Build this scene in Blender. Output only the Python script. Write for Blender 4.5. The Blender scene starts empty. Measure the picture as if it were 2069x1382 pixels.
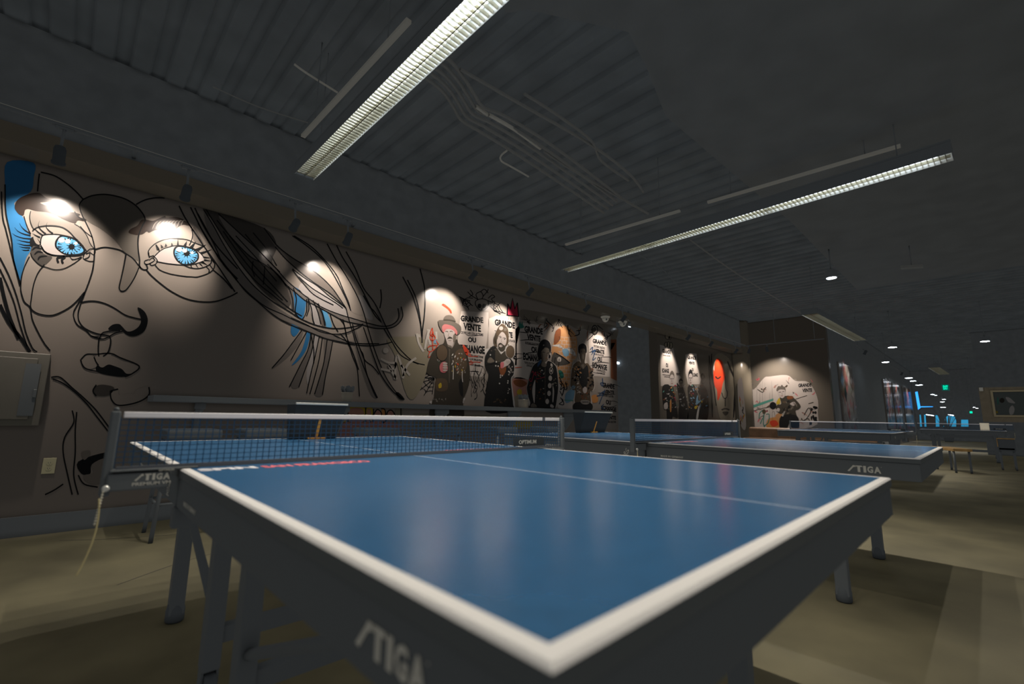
import bpy, bmesh, math, random
from mathutils import Vector, Matrix
from mathutils.geometry import tessellate_polygon
S = bpy.context.scene
C = S.collection
PI = math.pi
R = math.radians
# ------------------------------------------------------------------ camera
CP = Vector((-.2491, -.2123, .9213))
YAW, PIT, ROL, FPX, SX = .7620, .1603, .0174, 917.85, -11.34
FW = Vector((math.sin(YAW)*math.cos(PIT), math.cos(YAW)*math.cos(PIT), math.sin(PIT)))
RT0 = Vector((math.cos(YAW), -math.sin(YAW), 0))
UP0 = RT0.cross(FW)
RT = RT0*math.cos(ROL)+UP0*math.sin(ROL)
UP = -RT0*math.sin(ROL)+UP0*math.cos(ROL)
cd = bpy.data.cameras.new('camera')
cam = bpy.data.objects.new('camera', cd)
C.objects.link(cam)
cam.matrix_world = Matrix(((RT.x, UP.x, -FW.x, CP.x), (RT.y, UP.y, -FW.y, CP.y), (RT.z, UP.z, -FW.z, CP.z), (0, 0, 0, 1)))
cd.sensor_width = 36
cd.lens = FPX/2069*36
cd.shift_x = -SX/2069
cd.clip_start = .01
cd.clip_end = 200
cd.dof.use_dof = True
cd.dof.focus_distance = 4.2
cd.dof.aperture_fstop = 2.0
S.camera = cam
# ------------------------------------------------------------------ world, exposure
w = bpy.data.worlds.new('dim_surroundings')
S.world = w
w.use_nodes = True
w.node_tree.nodes['Background'].inputs[0].default_value = (.80, .97, 1.0, 1)
w.node_tree.nodes['Background'].inputs[1].default_value = .04
S.cycles.use_fast_gi = True          # weak, even ambient term of the renderer: added to lift the blacks, not from any lamp
S.cycles.fast_gi_method = 'ADD'
w.light_settings.ao_factor = .36
w.light_settings.distance = .05
S.view_settings.view_transform = 'Standard'
S.view_settings.look = 'None'
S.view_settings.exposure = 0
S.view_settings.gamma = 1
SPOT_W = 205          # track spots
TUBE = 7.0           # fluorescent tube strength
LAMP_W = 66          # light thrown down by each stretch of a linear lamp

# a ray of the survey camera met with a plane of the room (axis 0,1,2 at value v)
def at(px, py, ax, v):
    d = FW+RT*((px-1034.5-SX)/FPX)-UP*((py-691)/FPX)
    return CP+d*((v-CP[ax])/d[ax])

# ------------------------------------------------------------------ materials
M = {}
BK = .060            # black paint
DARK = ('ceiling_black', 'soffit_black', 'wall_black', 'black_metal', 'black_vinyl', 'black_paint', 'table_edge', 'net_band', 'dark_slot', 'net_blue', 'canvas_dark', 'box_black', 'conduit_bright', 'conduit')
PALE = .4            # pale surfaces of this dim hall
def mat(name, col, rough=.6, metal=0, emit=0, noise=0, nscale=8, spec=.5, coat=0, bump=0, ecol=None):
    if not metal and not emit and name not in DARK: col = tuple(c*PALE for c in col)
    m = bpy.data.materials.new(name)
    m.use_nodes = True
    nt = m.node_tree
    b = nt.nodes['Principled BSDF']
    b.inputs['Base Color'].default_value = (*col, 1)
    b.inputs['Roughness'].default_value = rough
    b.inputs['Metallic'].default_value = metal
    b.inputs['Specular IOR Level'].default_value = spec
    if coat:
        b.inputs['Coat Weight'].default_value = coat
        b.inputs['Coat Roughness'].default_value = .12
    if emit:
        b.inputs['Emission Color'].default_value = (*(ecol or col), 1)
        b.inputs['Emission Strength'].default_value = emit
    if noise or bump:
        tc = nt.nodes.new('ShaderNodeTexCoord')
        n = nt.nodes.new('ShaderNodeTexNoise')
        n.inputs['Scale'].default_value = nscale
        n.inputs['Detail'].default_value = 6
        nt.links.new(tc.outputs['Object'], n.inputs['Vector'])
        if noise:
            r = nt.nodes.new('ShaderNodeValToRGB')
            r.color_ramp.elements[0].position = .3
            r.color_ramp.elements[1].position = .7
            r.color_ramp.elements[0].color = (*[c*(1-noise) for c in col], 1)
            r.color_ramp.elements[1].color = (*[min(1, c*(1+noise)) for c in col], 1)
            nt.links.new(n.outputs['Fac'], r.inputs['Fac'])
            nt.links.new(r.outputs['Color'], b.inputs['Base Color'])
        if bump:
            bp = nt.nodes.new('ShaderNodeBump')
            bp.inputs['Strength'].default_value = bump
            bp.inputs['Distance'].default_value = .01
            nt.links.new(n.outputs['Fac'], bp.inputs['Height'])
            nt.links.new(bp.outputs['Normal'], b.inputs['Normal'])
    M[name] = m
    return m
mat('ceiling_black', (BK*.9, BK, BK*1.05), .8, noise=.15, nscale=3)
mat('soffit_black', (BK*.95, BK, BK), .7, noise=.1, nscale=4)
mat('wall_black', (BK*.9, BK*.97, BK), .8, noise=.1)
mat('black_metal', (BK*.85, BK*.93, BK*.97), .55, spec=.15)
mat('black_vinyl', (BK*.7, BK*.77, BK*.82), .7, spec=.05)
mat('box_black', (.022, .025, .027), .8, spec=.02)
mat('black_paint', (BK*.85, BK*.93, BK*.97), .65, spec=.1)
mat('conduit', (.075, .076, .072), .45, spec=.3)
mat('conduit_bright', (.165, .16, .14), .4, spec=.4)
mat('concrete', (.165, .143, .080), .7, noise=.3, nscale=2.2, bump=.15)
mat('concrete_joint', (.06, .056, .045), .9)
mat('table_blue', (.034, .140, .30), .24, noise=.06, nscale=30, spec=.5)
mat('line_white', (1.0, .96, .92), .4)
mat('table_edge', (.045, .05, .052), .5, spec=.3)
mat('mark_white', (.62, .60, .52), .5)
mat('mark_pink', (.80, .13, .17), .5)
mat('mark_paint_white', (.85, .83, .86), .5)
mat('net_blue', (.012, .034, .066), .8, spec=.1)
mat('net_tape', (1.0, .96, .97), .6)
mat('net_band', (.05, .055, .065), .7)
mat('cord', (.62, .52, .25), .6)
mat('bead', (.8, .75, .6), .3)
mat('fixture_white', (.78, .77, .70), .35, spec=.5)
mat('louver', (.46, .43, .33), .3, metal=1)
mat('tube', (.88, .93, 1.0), .3, emit=TUBE, ecol=(.80, .90, 1.0))
mat('tube_warm', (1, .93, .8), .3, emit=14, ecol=(1, .95, .8))
mat('led', (.85, .93, 1), .3, emit=30, ecol=(.8, .9, 1))
mat('led_dim', (.85, .93, 1), .3, emit=6, ecol=(.75, .88, 1))
mat('led_blue', (.05, .35, .9), .3, emit=1.3, ecol=(.03, .33, 1.0))
mat('panel_blue', (.05, .35, .6), .3, emit=.40, ecol=(.02, .33, .62))
mat('exit_green', (.0, .5, .35), .4, emit=1.1, ecol=(.0, .75, .42))
mat('exit_dark', (.0, .10, .08), .4, emit=.06, ecol=(.0, .4, .28))
mat('plastic_white', (.62, .60, .52), .4)
mat('panel_grey', (.115, .108, .088), .5, noise=.05)
mat('outlet_ivory', (.40, .37, .23), .4)
mat('dark_slot', (.035, .04, .042), .6)
mat('orange_plate', (.85, .40, .05), .4)
mat('steel_pale', (.55, .55, .52), .3, metal=.6)
mat('tin', (.30, .27, .22), .35, metal=.7)
mat('leather_brown', (.20, .12, .07), .5, noise=.25, nscale=6, bump=.2)
mat('wood_and_lit_edge', (.42, .25, .09), .5, noise=.25, nscale=12)
mat('tan_wall', (.23, .19, .13), .7, noise=.1)
mat('frame_gold', (.42, .35, .22), .5)
mat('canvas_dark', (.03, .034, .032), .6)
mat('gold_can', (1.0, .86, .62), .2, metal=.25)
# paint on the walls
PG = .30
def pm(n, c, rough=.21): mat('paint_'+n, tuple(x*PG for x in c), rough, spec=.09)
pm('skin', (.44, .385, .335)); pm('skin_mid', (.30, .265, .23)); pm('skin_dark', (.20, .18, .155)); pm('eye_white', (.66, .60, .57))
pm('hair', (.25, .225, .205)); pm('hair_mid', (.20, .175, .155)); pm('hair_dark', (.11, .10, .09)); pm('hair_light', (.57, .53, .51))
pm('brow', (.05, .036, .03)); pm('blue', (.055, .26, .56)); pm('blue_light', (.16, .50, .85)); pm('black', (.018, .02, .022))
pm('paper', (.74, .66, .60)); pm('paper_grey', (.44, .40, .36)); pm('ink', (.025, .025, .027)); pm('pale', (.80, .76, .72))
pm('red', (.85, .10, .05)); pm('pink', (.75, .22, .24)); pm('crown', (.62, .05, .10)); pm('orange', (.80, .36, .12)); pm('brick', (.70, .36, .16))
pm('yellow', (.72, .52, .06)); pm('olive', (.38, .34, .245)); pm('green', (.05, .26, .20)); pm('teal', (.14, .40, .32)); pm('sky', (.25, .45, .62))
pm('jacket', (.085, .075, .06)); pm('jacket_brown', (.15, .11, .075)); pm('jacket_black', (.035, .035, .035)); pm('hat', (.19, .165, .14))
pm('face', (.66, .58, .54)); pm('face_dim', (.22, .19, .155)); pm('face_dark', (.11, .09, .07)); pm('hair_pink', (.72, .26, .25)); pm('rust', (.30, .11, .05))
pm('spray', (.60, .55, .49), .7); pm('wall_tan', (.40, .345, .26)); pm('wall_brown', (.27, .235, .19)); pm('scarlet', (.95, .07, .02)); pm('salmon', (.60, .30, .24))

# ------------------------------------------------------------------ mesh helpers
class MB:
    def __init__(s): s.v = []; s.f = []; s.m = []; s.mats = []; s.smooth = []
    def mi(s, m):
        m = M[m] if isinstance(m, str) else m
        if m not in s.mats: s.mats.append(m)
        return s.mats.index(m)
    def face(s, pts, m, smooth=False):
        i = len(s.v); s.v += [Vector(p) for p in pts]; s.f.append(list(range(i, i+len(pts)))); s.m.append(s.mi(m)); s.smooth.append(smooth)
    def bm(s, b, m, mx=None, smooth=False):
        i = len(s.v); k = s.mi(m)
        b.verts.ensure_lookup_table(); b.verts.index_update()
        s.v += [(mx @ v.co if mx else v.co.copy()) for v in b.verts]
        for f in b.faces:
            s.f.append([i+v.index for v in f.verts]); s.m.append(k); s.smooth.append(smooth)
        b.free()
        return s
    def box(s, a, b, m, bev=0, seg=2, mx=None):
        bb = bmesh.new(); bmesh.ops.create_cube(bb, size=1)
        c = [(p+q)/2 for p, q in zip(a, b)]; d = [abs(q-p) for p, q in zip(a, b)]
        for v in bb.verts: v.co = Vector([v.co[i]*d[i]+c[i] for i in range(3)])
        if bev: bmesh.ops.bevel(bb, geom=bb.edges[:], offset=min(bev, min(d)*.49), segments=seg, affect='EDGES', profile=.5)
        return s.bm(bb, m, mx)
    def hexa(s, p, m, bev=0):      # 8 corners: bottom ring then top ring
        bb = bmesh.new(); vs = [bb.verts.new(q) for q in p]
        for q in ((3, 2, 1, 0), (4, 5, 6, 7), (0, 1, 5, 4), (1, 2, 6, 5), (2, 3, 7, 6), (3, 0, 4, 7)): bb.faces.new([vs[i] for i in q])
        if bev: bmesh.ops.bevel(bb, geom=bb.edges[:], offset=bev, segments=2, affect='EDGES', profile=.5)
        return s.bm(bb, m)
    def cyl(s, a, b, r, m, r2=None, n=12, cap=True):
        a, b = Vector(a), Vector(b); r2 = r if r2 is None else r2
        d = (b-a).normalized(); u = d.orthogonal().normalized(); w_ = d.cross(u)
        i = len(s.v); k = s.mi(m)
        for c, rr in ((a, r), (b, r2)):
            s.v += [c+(u*math.cos(2*PI*j/n)+w_*math.sin(2*PI*j/n))*rr for j in range(n)]
        for j in range(n):
            s.f.append([i+j, i+(j+1) % n, i+n+(j+1) % n, i+n+j]); s.m.append(k); s.smooth.append(True)
        if cap:
            s.f.append([i+j for j in range(n)][::-1]); s.m.append(k); s.smooth.append(False)
            s.f.append([i+n+j for j in range(n)]); s.m.append(k); s.smooth.append(False)
        return s
    def lathe(s, prof, o, m, n=24, axis=None):
        o = Vector(o); i = len(s.v); k = s.mi(m)
        ax = Vector(axis).normalized() if axis else Vector((0, 0, 1)); u = ax.orthogonal().normalized(); w_ = ax.cross(u)
        for r, z in prof: s.v += [o+ax*z+(u*math.cos(2*PI*j/n)+w_*math.sin(2*PI*j/n))*r for j in range(n)]
        for q in range(len(prof)-1):
            for j in range(n):
                s.f.append([i+q*n+j, i+q*n+(j+1) % n, i+(q+1)*n+(j+1) % n, i+(q+1)*n+j]); s.m.append(k); s.smooth.append(True)
        s.f.append([i+j for j in range(n)][::-1]); s.m.append(k); s.smooth.append(False)
        s.f.append([i+(len(prof)-1)*n+j for j in range(n)]); s.m.append(k); s.smooth.append(False)
        return s
    def tube(s, pts, r, m, n=8):
        pts = [Vector(p) for p in pts]; i = len(s.v); k = s.mi(m); u = None
        for q, p in enumerate(pts):
            d = (pts[min(q+1, len(pts)-1)]-pts[max(q-1, 0)]).normalized()
            u = d.orthogonal().normalized() if u is None else (u-d*u.dot(d)).normalized()
            w_ = d.cross(u)
            s.v += [p+(u*math.cos(2*PI*j/n)+w_*math.sin(2*PI*j/n))*r for j in range(n)]
        for q in range(len(pts)-1):
            for j in range(n):
                s.f.append([i+q*n+j, i+q*n+(j+1) % n, i+(q+1)*n+(j+1) % n, i+(q+1)*n+j]); s.m.append(k); s.smooth.append(True)
        s.f.append([i+j for j in range(n)][::-1]); s.m.append(k); s.smooth.append(False)
        s.f.append([i+(len(pts)-1)*n+j for j in range(n)]); s.m.append(k); s.smooth.append(False)
        return s
    def build(s, name, parent=None, label=None):
        me = bpy.data.meshes.new(name)
        org = WLOC.get(parent.name, Vector()) if parent else Vector()
        me.from_pydata([v-org for v in s.v], [], s.f)
        for m in s.mats: me.materials.append(m)
        me.polygons.foreach_set('material_index', s.m)
        me.polygons.foreach_set('use_smooth', s.smooth)
        me.update()
        o = bpy.data.objects.new(name, me); C.objects.link(o)
        if parent:
            o.parent = parent; WLOC[o.name] = org
        if label: o['label'] = label
        return o
WLOC = {}
def tag(o, label, cat, group=None):
    o['label'] = label; o['category'] = cat
    if group: o['group'] = group
    return o
def thing(name, label, cat, loc=(0, 0, 0), group=None):
    o = bpy.data.objects.new(name, None); C.objects.link(o)
    o.empty_display_size = .1
    o.location = loc; WLOC[o.name] = Vector(loc)
    return tag(o, label, cat, group)
def single(mb, name, label, cat, group=None): return tag(mb.build(name), label, cat, group)
def struct(mb, name):
    o = mb.build(name); o['kind'] = 'structure'; return o
def kids(o): return [x for x in bpy.data.objects if x.parent == o]
def copy_thing(o, loc, label, rz=0):
    c = o.copy(); C.objects.link(c); c.location = loc; c.rotation_euler = (0, 0, rz); c['label'] = label
    for ch in kids(o):
        d = ch.copy(); C.objects.link(d); d.parent = c
        for g in kids(ch):
            e = g.copy(); C.objects.link(e); e.parent = d
    return c
def smooth_line(p, closed=False, k=5):
    p = [Vector((a[0], a[1])) for a in p]
    if len(p) < 3: return p
    out = []; n = len(p)
    for i in range(n if closed else n-1):
        if closed: a, b, c, d = p[(i-1) % n], p[i], p[(i+1) % n], p[(i+2) % n]
        else: a, b, c, d = p[max(i-1, 0)], p[i], p[i+1], p[min(i+2, n-1)]
        for j in range(k):
            t = j/k
            out.append(.5*((2*b)+(c-a)*t+(2*a-5*b+4*c-d)*t*t+(3*b-a-3*c+d)*t*t*t))
    if not closed: out.append(p[-1])
    return out
def text_polys(body, bold=.02):
    cu = bpy.data.curves.new('lettering', 'FONT'); cu.body = body; cu.size = 1; cu.offset = bold; cu.resolution_u = 2
    o = bpy.data.objects.new('lettering', cu); C.objects.link(o)
    dg = bpy.context.evaluated_depsgraph_get(); dg.update()
    me = bpy.data.meshes.new_from_object(o.evaluated_get(dg))
    vs = [v.co.copy() for v in me.vertices]; fs = [list(p.vertices) for p in me.polygons]
    bpy.data.objects.remove(o); bpy.data.curves.remove(cu); bpy.data.meshes.remove(me)
    x0 = min(v.x for v in vs); x1 = max(v.x for v in vs); y0 = min(v.y for v in vs); y1 = max(v.y for v in vs)
    return [((v.x-x0)/(x1-x0), (v.y-y0)/(y1-y0)) for v in vs], fs
TCACHE = {}
def text_unit(body, bold=.02):
    if (body, bold) not in TCACHE: TCACHE[(body, bold)] = text_polys(body, bold)
    return TCACHE[(body, bold)]
def text_on(mb, body, o, u, v, m, bold=.02):   # o lower-left corner, u along the line, v up: world vectors
    pts, fs = text_unit(body, bold); o, u, v = Vector(o), Vector(u), Vector(v)
    for f in fs: mb.face([o+u*pts[i][0]+v*pts[i][1] for i in f], m)
class Paint:          # paint or paper lying on a wall plane; traced in crop coordinates of the survey
    def __init__(s, ax, v, ox, oy, sc, base=0): s.ax, s.v, s.ox, s.oy, s.sc, s.base = ax, v, ox, oy, sc, base
    def p(s, q, lay): return at(s.ox+q[0]/s.sc, s.oy+q[1]/s.sc, s.ax, s.v-.0015-.0007*(s.base+lay))
    def fill(s, mb, pts, m, lay=0, sm=True):
        q = smooth_line(pts, True, 4) if sm else [Vector(a) for a in pts]
        for t in tessellate_polygon([[Vector((a[0], a[1], 0)) for a in q]]): mb.face([s.p(q[i], lay) for i in t], m)
    def line(s, mb, pts, wd, m='paint_black', lay=4, taper=0, k=5):
        q = smooth_line(pts, False, k); n = len(q); L = []; Rr = []
        for i, a in enumerate(q):
            d = q[min(i+1, n-1)]-q[max(i-1, 0)]
            if d.length < 1e-6: d = Vector((1, 0))
            d.normalize(); nn = Vector((-d.y, d.x)); t = i/max(1, n-1)
            h = wd/2
            if taper == 1: h *= max(.12, 1-t)
            elif taper == 2: h *= max(.2, math.sin(PI*min(max(t, .04), .96))**.5)
            L.append(a+nn*h); Rr.append(a-nn*h)
        for i in range(n-1): mb.face([s.p(L[i], lay), s.p(L[i+1], lay), s.p(Rr[i+1], lay), s.p(Rr[i], lay)], m)
    def disc(s, mb, c, rx, ry, m, lay=0, n=20): s.fill(mb, [(c[0]+rx*math.cos(2*PI*i/n), c[1]+ry*math.sin(2*PI*i/n)) for i in range(n)], m, lay, False)
    def ring(s, mb, c, rx, ry, wd, m='paint_black', lay=4, n=20): s.line(mb, [(c[0]+rx*math.cos(2*PI*i/n), c[1]+ry*math.sin(2*PI*i/n)) for i in range(n+1)], wd, m, lay, 0, 2)
    def text(s, mb, body, tl, tr, bl, m='paint_ink', lay=2, bold=.03):
        pts, fs = text_unit(body, bold); tl, tr, bl = Vector(tl), Vector(tr), Vector(bl)
        for f in fs: mb.face([s.p(bl+(tr-tl)*pts[i][0]+(tl-bl)*pts[i][1], lay) for i in f], m)
rnd = random.Random(7)
WY = 4.7        # painted wall
# ------------------------------------------------------------------ setting
b = MB(); b.box((-6, -9, -.12), (60, 9.5, 0), 'concrete'); fl = struct(b, 'floor')
b = MB()
for q in ([(120, 1092), (200, 1090), (270, 1086), (352, 1080), (420, 1074)], [(236, 1182), (280, 1166), (330, 1148), (365, 1136), (430, 1118)]):
    q = [at(a, c, 2, .0008) for a, c in q]
    for a, c in zip(q, q[1:]):
        n_ = Vector((a.y-c.y, c.x-a.x, 0)).normalized()*.004; b.face([a-n_, c-n_, c+n_, a+n_], 'concrete_joint')
b = struct(b, 'trim_5')
# ceiling: corrugated metal deck, ribs running across the hall
b = MB()
zc = 3.75; prof = []; x = -5
while x < 60:
    prof += [(x, zc), (x+.11, zc), (x+.13, zc+.035), (x+.22, zc+.035)]; x += .24
for (x0, z0), (x1, z1) in zip(prof, prof[1:]): b.face([(x0, -9, z0), (x0, 9.5, z0), (x1, 9.5, z1), (x1, -9, z1)], 'ceiling_black')
b.box((-6, -9, zc+.08), (60, 9.5, zc+.2), 'ceiling_black')
struct(b, 'ceiling')
# painted wall A with its wide opening, wall B beyond it
XO0, XO1, XB = at(1247, 750, 1, WY).x, at(1330, 750, 1, WY).x, 13.7
b = MB(); b.box((-6, WY, 0), (XO0, WY+.2, zc), 'paint_skin', 0); struct(b, 'wall_left')
b = MB(); b.box((XO1, WY, 0), (XB, WY+.2, zc), 'paint_wall_brown', 0); struct(b, 'wall_left_beyond_opening')
# dark room behind the opening
b = MB(); b.box((XO0-1.5, 8.0, 0), (XO1+3, 8.2, zc), 'wall_black'); b.box((XO0-1.7, WY+.2, 0), (XO0-1.5, 8.2, zc), 'wall_black'); b.box((XO1+3, WY+.2, 0), (XO1+3.2, 8.2, zc), 'wall_black')
b.box((XO0, WY, 2.95), (XO1, WY+.2, zc), 'wall_black'); struct(b, 'wall_back_room')
# wall C faces the tables, wall D runs on from its corner
XC, YD = 14.0, 2.5
b = MB(); b.box((XC, YD, 0), (XC+.2, WY+.2, zc), 'paint_wall_brown'); struct(b, 'wall_facing_tables')
b = MB(); b.box((XC+.2, YD, 0), (33.5, YD+.2, zc), 'wall_black'); struct(b, 'wall_left_far')
b = MB(); b.box((33.5, -9, 0), (33.7, YD+.2, zc), 'wall_black'); struct(b, 'wall_end')
XP = 20.0
yP = at(1979, 800, 0, XP).y
b = MB(); b.box((XP, -5, 0), (XP+.3, yP, .98), 'wall_black'); b.box((XP, -5, .98), (XP+.3, yP, 2.02), 'tan_wall'); b.box((XP, -5, 2.02), (XP+.3, yP, zc), 'wall_black'); struct(b, 'wall_right')
# rounded column where wall B meets wall C
b = MB()
b.lathe([(.30, 0), (.30, zc)], (13.75, 4.62, 0), 'paint_wall_tan', 32); struct(b, 'trim_4')
# baseboard, beam along the painted wall, black wall above it
b = MB(); b.box((-6, WY-.02, 0), (XO0, WY, .14), 'black_paint'); struct(b, 'baseboard_left')
b = MB(); b.box((-6, 4.42, 2.80), (60 if 0 else XB+.1, WY, 2.94), 'paint_wall_tan', .004); struct(b, 'trim_1')
b = MB(); b.box((-6, 4.45, 2.94), (XB+.1, WY-.001, zc), 'wall_black'); struct(b, 'trim_2')
# dropped soffit with a cut corner, right of the deck
b = MB(); zs = 3.2
poly = [at(px, py, 2, zs) for px, py in ((1060, -120), (1065, 20), (1180, 45), (1270, 65), (1310, 145), (1345, 235), (1480, 350), (1600, 450))]
poly = [(p.x, p.y) for p in poly]
poly[0] = (1.30, 1.45)
ring = poly+[(9.5, poly[-1][1]), (9.5, -9), (poly[0][0]-.9, -9), (poly[0][0]-.9, poly[0][1])]
for t in tessellate_polygon([[Vector((q[0], q[1], 0)) for q in ring]]): b.face([(ring[i][0], ring[i][1], zs) for i in t], 'soffit_black')
for q, r_ in zip(ring, ring[1:]+ring[:1]): b.face([(q[0], q[1], zs), (r_[0], r_[1], zs), (r_[0], r_[1], zc), (q[0], q[1], zc)], 'soffit_black')
struct(b, 'ceiling_soffit')
# ------------------------------------------------------------------ ping-pong tables
def stiga(mb, o, u, v, m='mark_white'):   # the maker's mark: a slashed S joined to TIGA, in a box u by v
    o, u, v = Vector(o), Vector(u), Vector(v)
    def q(pts): mb.face([o+u*a+v*c for a, c in pts], m)
    q([(0, .06), (.06, 0), (.19, .68), (.15, .80)]); q([(.15, .80), (.19, .68), (.30, .80), (.26, 1)]); q([(.15, .80), (.26, 1), (.18, 1)])
    q([(.24, .80), (.47, .80), (.44, 1), (.24, 1)]); q([(.31, 0), (.39, 0), (.39, .8), (.31, .8)])
    q([(.48, 0), (.56, 0), (.56, 1), (.48, 1)])
    text_on(mb, 'G', o+u*.59, u*.17, v, m, .04); text_on(mb, 'A', o+u*.78, u*.20, v, m, .045)
    q([(.985, .92), (1.0, .92), (1.0, 1), (.985, 1)])
W_, L_, H_ = 1.525, 2.74, .76
def half_top(mb, y0, y1, near):
    xs = [.004, .022, .761, .764, W_-.022, W_-.004]
    ys = [y0+.004, y0+.022, y1-.0015] if near else [y0+.0015, y1-.022, y1-.004]
    for i in range(5):
        for j in range(2):
            edge = (i in (0, 4)) or (j == (0 if near else 1)) or i == 2
            mb.face([(xs[i], ys[j], H_), (xs[i+1], ys[j], H_), (xs[i+1], ys[j+1], H_), (xs[i], ys[j+1], H_)], 'line_white' if edge else 'table_blue')
    a, c = ys[0], ys[2]; A, Cc = (y0, c) if near else (a, y1)
    inn = [(xs[0], a), (xs[5], a), (xs[5], c), (xs[0], c)]; out = [(0, A), (W_, A), (W_, Cc), (0, Cc)]
    for i in range(4):
        j = (i+1) % 4
        p, q, r_, t = inn[i], inn[j], out[j], out[i]
        mb.face([(*t, H_-.004), (*r_, H_-.004), (*q, H_), (*p, H_)], 'line_white', True)
        mb.face([(*t, H_-.024), (*r_, H_-.024), (*r_, H_-.004), (*t, H_-.004)], 'table_edge')
    mb.face([(*out[i], H_-.024) for i in (3, 2, 1, 0)], 'table_edge')
def make_table(name, label):
    t = thing(name, label, 'ping-pong table', (0, 0, 0), 'blue ping-pong tables')
    for near, (y0, y1) in ((1, (0, 1.3685)), (0, (1.3715, L_))):
        b = MB(); half_top(b, y0, y1, near); top = b.build('tabletop', t)
        b = MB()   # painted club name beside the net
        if near:
            pq = Paint(2, H_, 0, 0, 1)
            def quad(body, TL, TR, BL, m):
                pts, fs = text_unit(body, .05); TL, TR, BL = (Vector((q.x, q.y, H_+.0006)) for q in (at(*TL, 2, H_), at(*TR, 2, H_), at(*BL, 2, H_)))
                for f in fs: b.face([BL+(TR-TL)*pts[i][0]+(TL-BL)*pts[i][1] for i in f], m)
            text_on(b, 'SPIN', (.030, 1.252, H_+.0006), (.142, -.006, 0), (0, .062, 0), 'mark_paint_white', .05)
            text_on(b, 'SAN FRANCISCO', (.186, 1.240, H_+.0006), (.33, -.014, 0), (0, .062, 0), 'mark_pink', .05)
        else:
            text_on(b, 'SPIN', (W_-.030, L_-1.252, H_+.0006), (-.142, .006, 0), (0, -.062, 0), 'mark_paint_white', .05)
            text_on(b, 'SAN FRANCISCO', (W_-.186, L_-1.240, H_+.0006), (-.33, .014, 0), (0, -.062, 0), 'mark_pink', .05)
        b.build('club_lettering', top, 'white SPIN and pink SAN FRANCISCO lettering')
        for s in (0, 1):
            x = .004 if s == 0 else W_-.034
            b = MB(); b.box((x, y0+.004, .655), (x+.03, y1-.004, H_-.024), 'black_paint', .003); ap = b.build('side_rail', t)
            b = MB(); xx = .0035 if s == 0 else W_-.0035; sg = -1 if s == 0 else 1
            if s == 0:
                if near: stiga(b, (xx-.0005, .276, .679), (0, -.134, 0), (0, 0, .031))
                else: stiga(b, (xx-.0005, 2.27, .672), (0, -.13, 0), (0, 0, .030))
            else:
                if near: stiga(b, (xx+.0005, .142, .679), (0, .134, 0), (0, 0, .031))
                else: stiga(b, (xx+.0005, L_-.276, .679), (0, .134, 0), (0, 0, .031))
            b.build('maker_mark', ap, 'pale maker lettering on the black rail')
            b = MB()
            if near and s == 0:
                text_on(b, 'MADE IN GERMANY', (xx-.0005, 1.262, .674), (0, -.152, 0), (0, 0, .012), 'mark_white', .02)
            if not near and s == 0:   # the federation's mark: a swirl, a ball and a base line
                X = xx-.0005
                def sw(pts, wd):
                    q = smooth_line(pts)
                    for i in range(len(q)-1):
                        d = (q[i+1]-q[i]).normalized(); n = Vector((-d.y, d.x))*wd/2
                        b.face([(X, 1.541-a.x, .668+a.y) for a in (q[i]+n, q[i+1]+n, q[i+1]-n, q[i]-n)], 'mark_white')
                sw([(.026, .046), (.022, .036), (.028, .022), (.036, .012), (.028, .006), (.014, .006), (.006, .012), (.008, .020), (.016, .020), (.018, .012), (.010, .011)], .0035)
                sw([(0, 0), (.025, 0), (.045, 0)], .003); sw([(.036, .012), (.043, .016), (.044, .024)], .003)
                b.face([(X, 1.541-(.040+.006*math.cos(k*PI/6)), .668+.030+.006*math.sin(k*PI/6)) for k in range(12)], 'mark_white')
            if s == 0: b.build('origin_lettering' if near else 'federation_mark', ap, 'small pale print on the black rail')
        ye = y0+.004 if near else y1-.034
        b = MB(); b.box((.036, ye, .655), (W_-.036, ye+.03, H_-.024), 'black_paint', .003); b.build('end_rail', t)
        # undercarriage: two legs by the end with round feet, two by the net on castors
        yl, yn = (.38, 1.20) if near else (L_-.38, L_-1.20)
        for x in (.21, W_-.21):
            b = MB(); b.box((x-.028, yl-.03, .03), (x+.028, yl+.03, H_-.026), 'black_metal', .006); lg = b.build('leg', t)
            b = MB(); b.lathe([(.030, 0), (.036, .008), (.036, .05), (.030, .075), (.020, .085)], (x, yl, 0), 'black_vinyl', 20); b.build('foot', lg)
        for x in (.17, W_-.17):
            b = MB(); b.box((x-.025, yn-.03, .13), (x+.025, yn+.03, H_-.026), 'black_metal', .006); lg = b.build('leg', t)
            b = MB(); b.cyl((x-.015, yn, .062), (x+.015, yn, .062), .062, 'black_vinyl', n=20); b.box((x-.024, yn-.02, .06), (x-.017, yn+.02, .14), 'black_metal'); b.box((x+.017, yn-.02, .06), (x+.024, yn+.02, .14), 'black_metal'); b.build('castor', lg)
            b = MB(); b.cyl((x, yl+(.04 if near else -.04), .60), (x, yn+(-.03 if near else .03), .30), .014, 'black_metal'); b.build('brace', t)
        b = MB(); b.box((.19, yn-.02, .20), (W_-.19, yn+.02, .25), 'black_metal', .004); b.build('crossbar', t)
        b = MB(); b.box((.19, yl-.015, .56), (W_-.19, yl+.015, .60), 'black_metal', .004); b.build('crossbar', t)
    return t
TX2, TY2 = 2.571, .0144
table1 = make_table('ping_pong_table', 'nearest blue ping-pong table, its white-edged corner pointing at the viewer')

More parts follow.
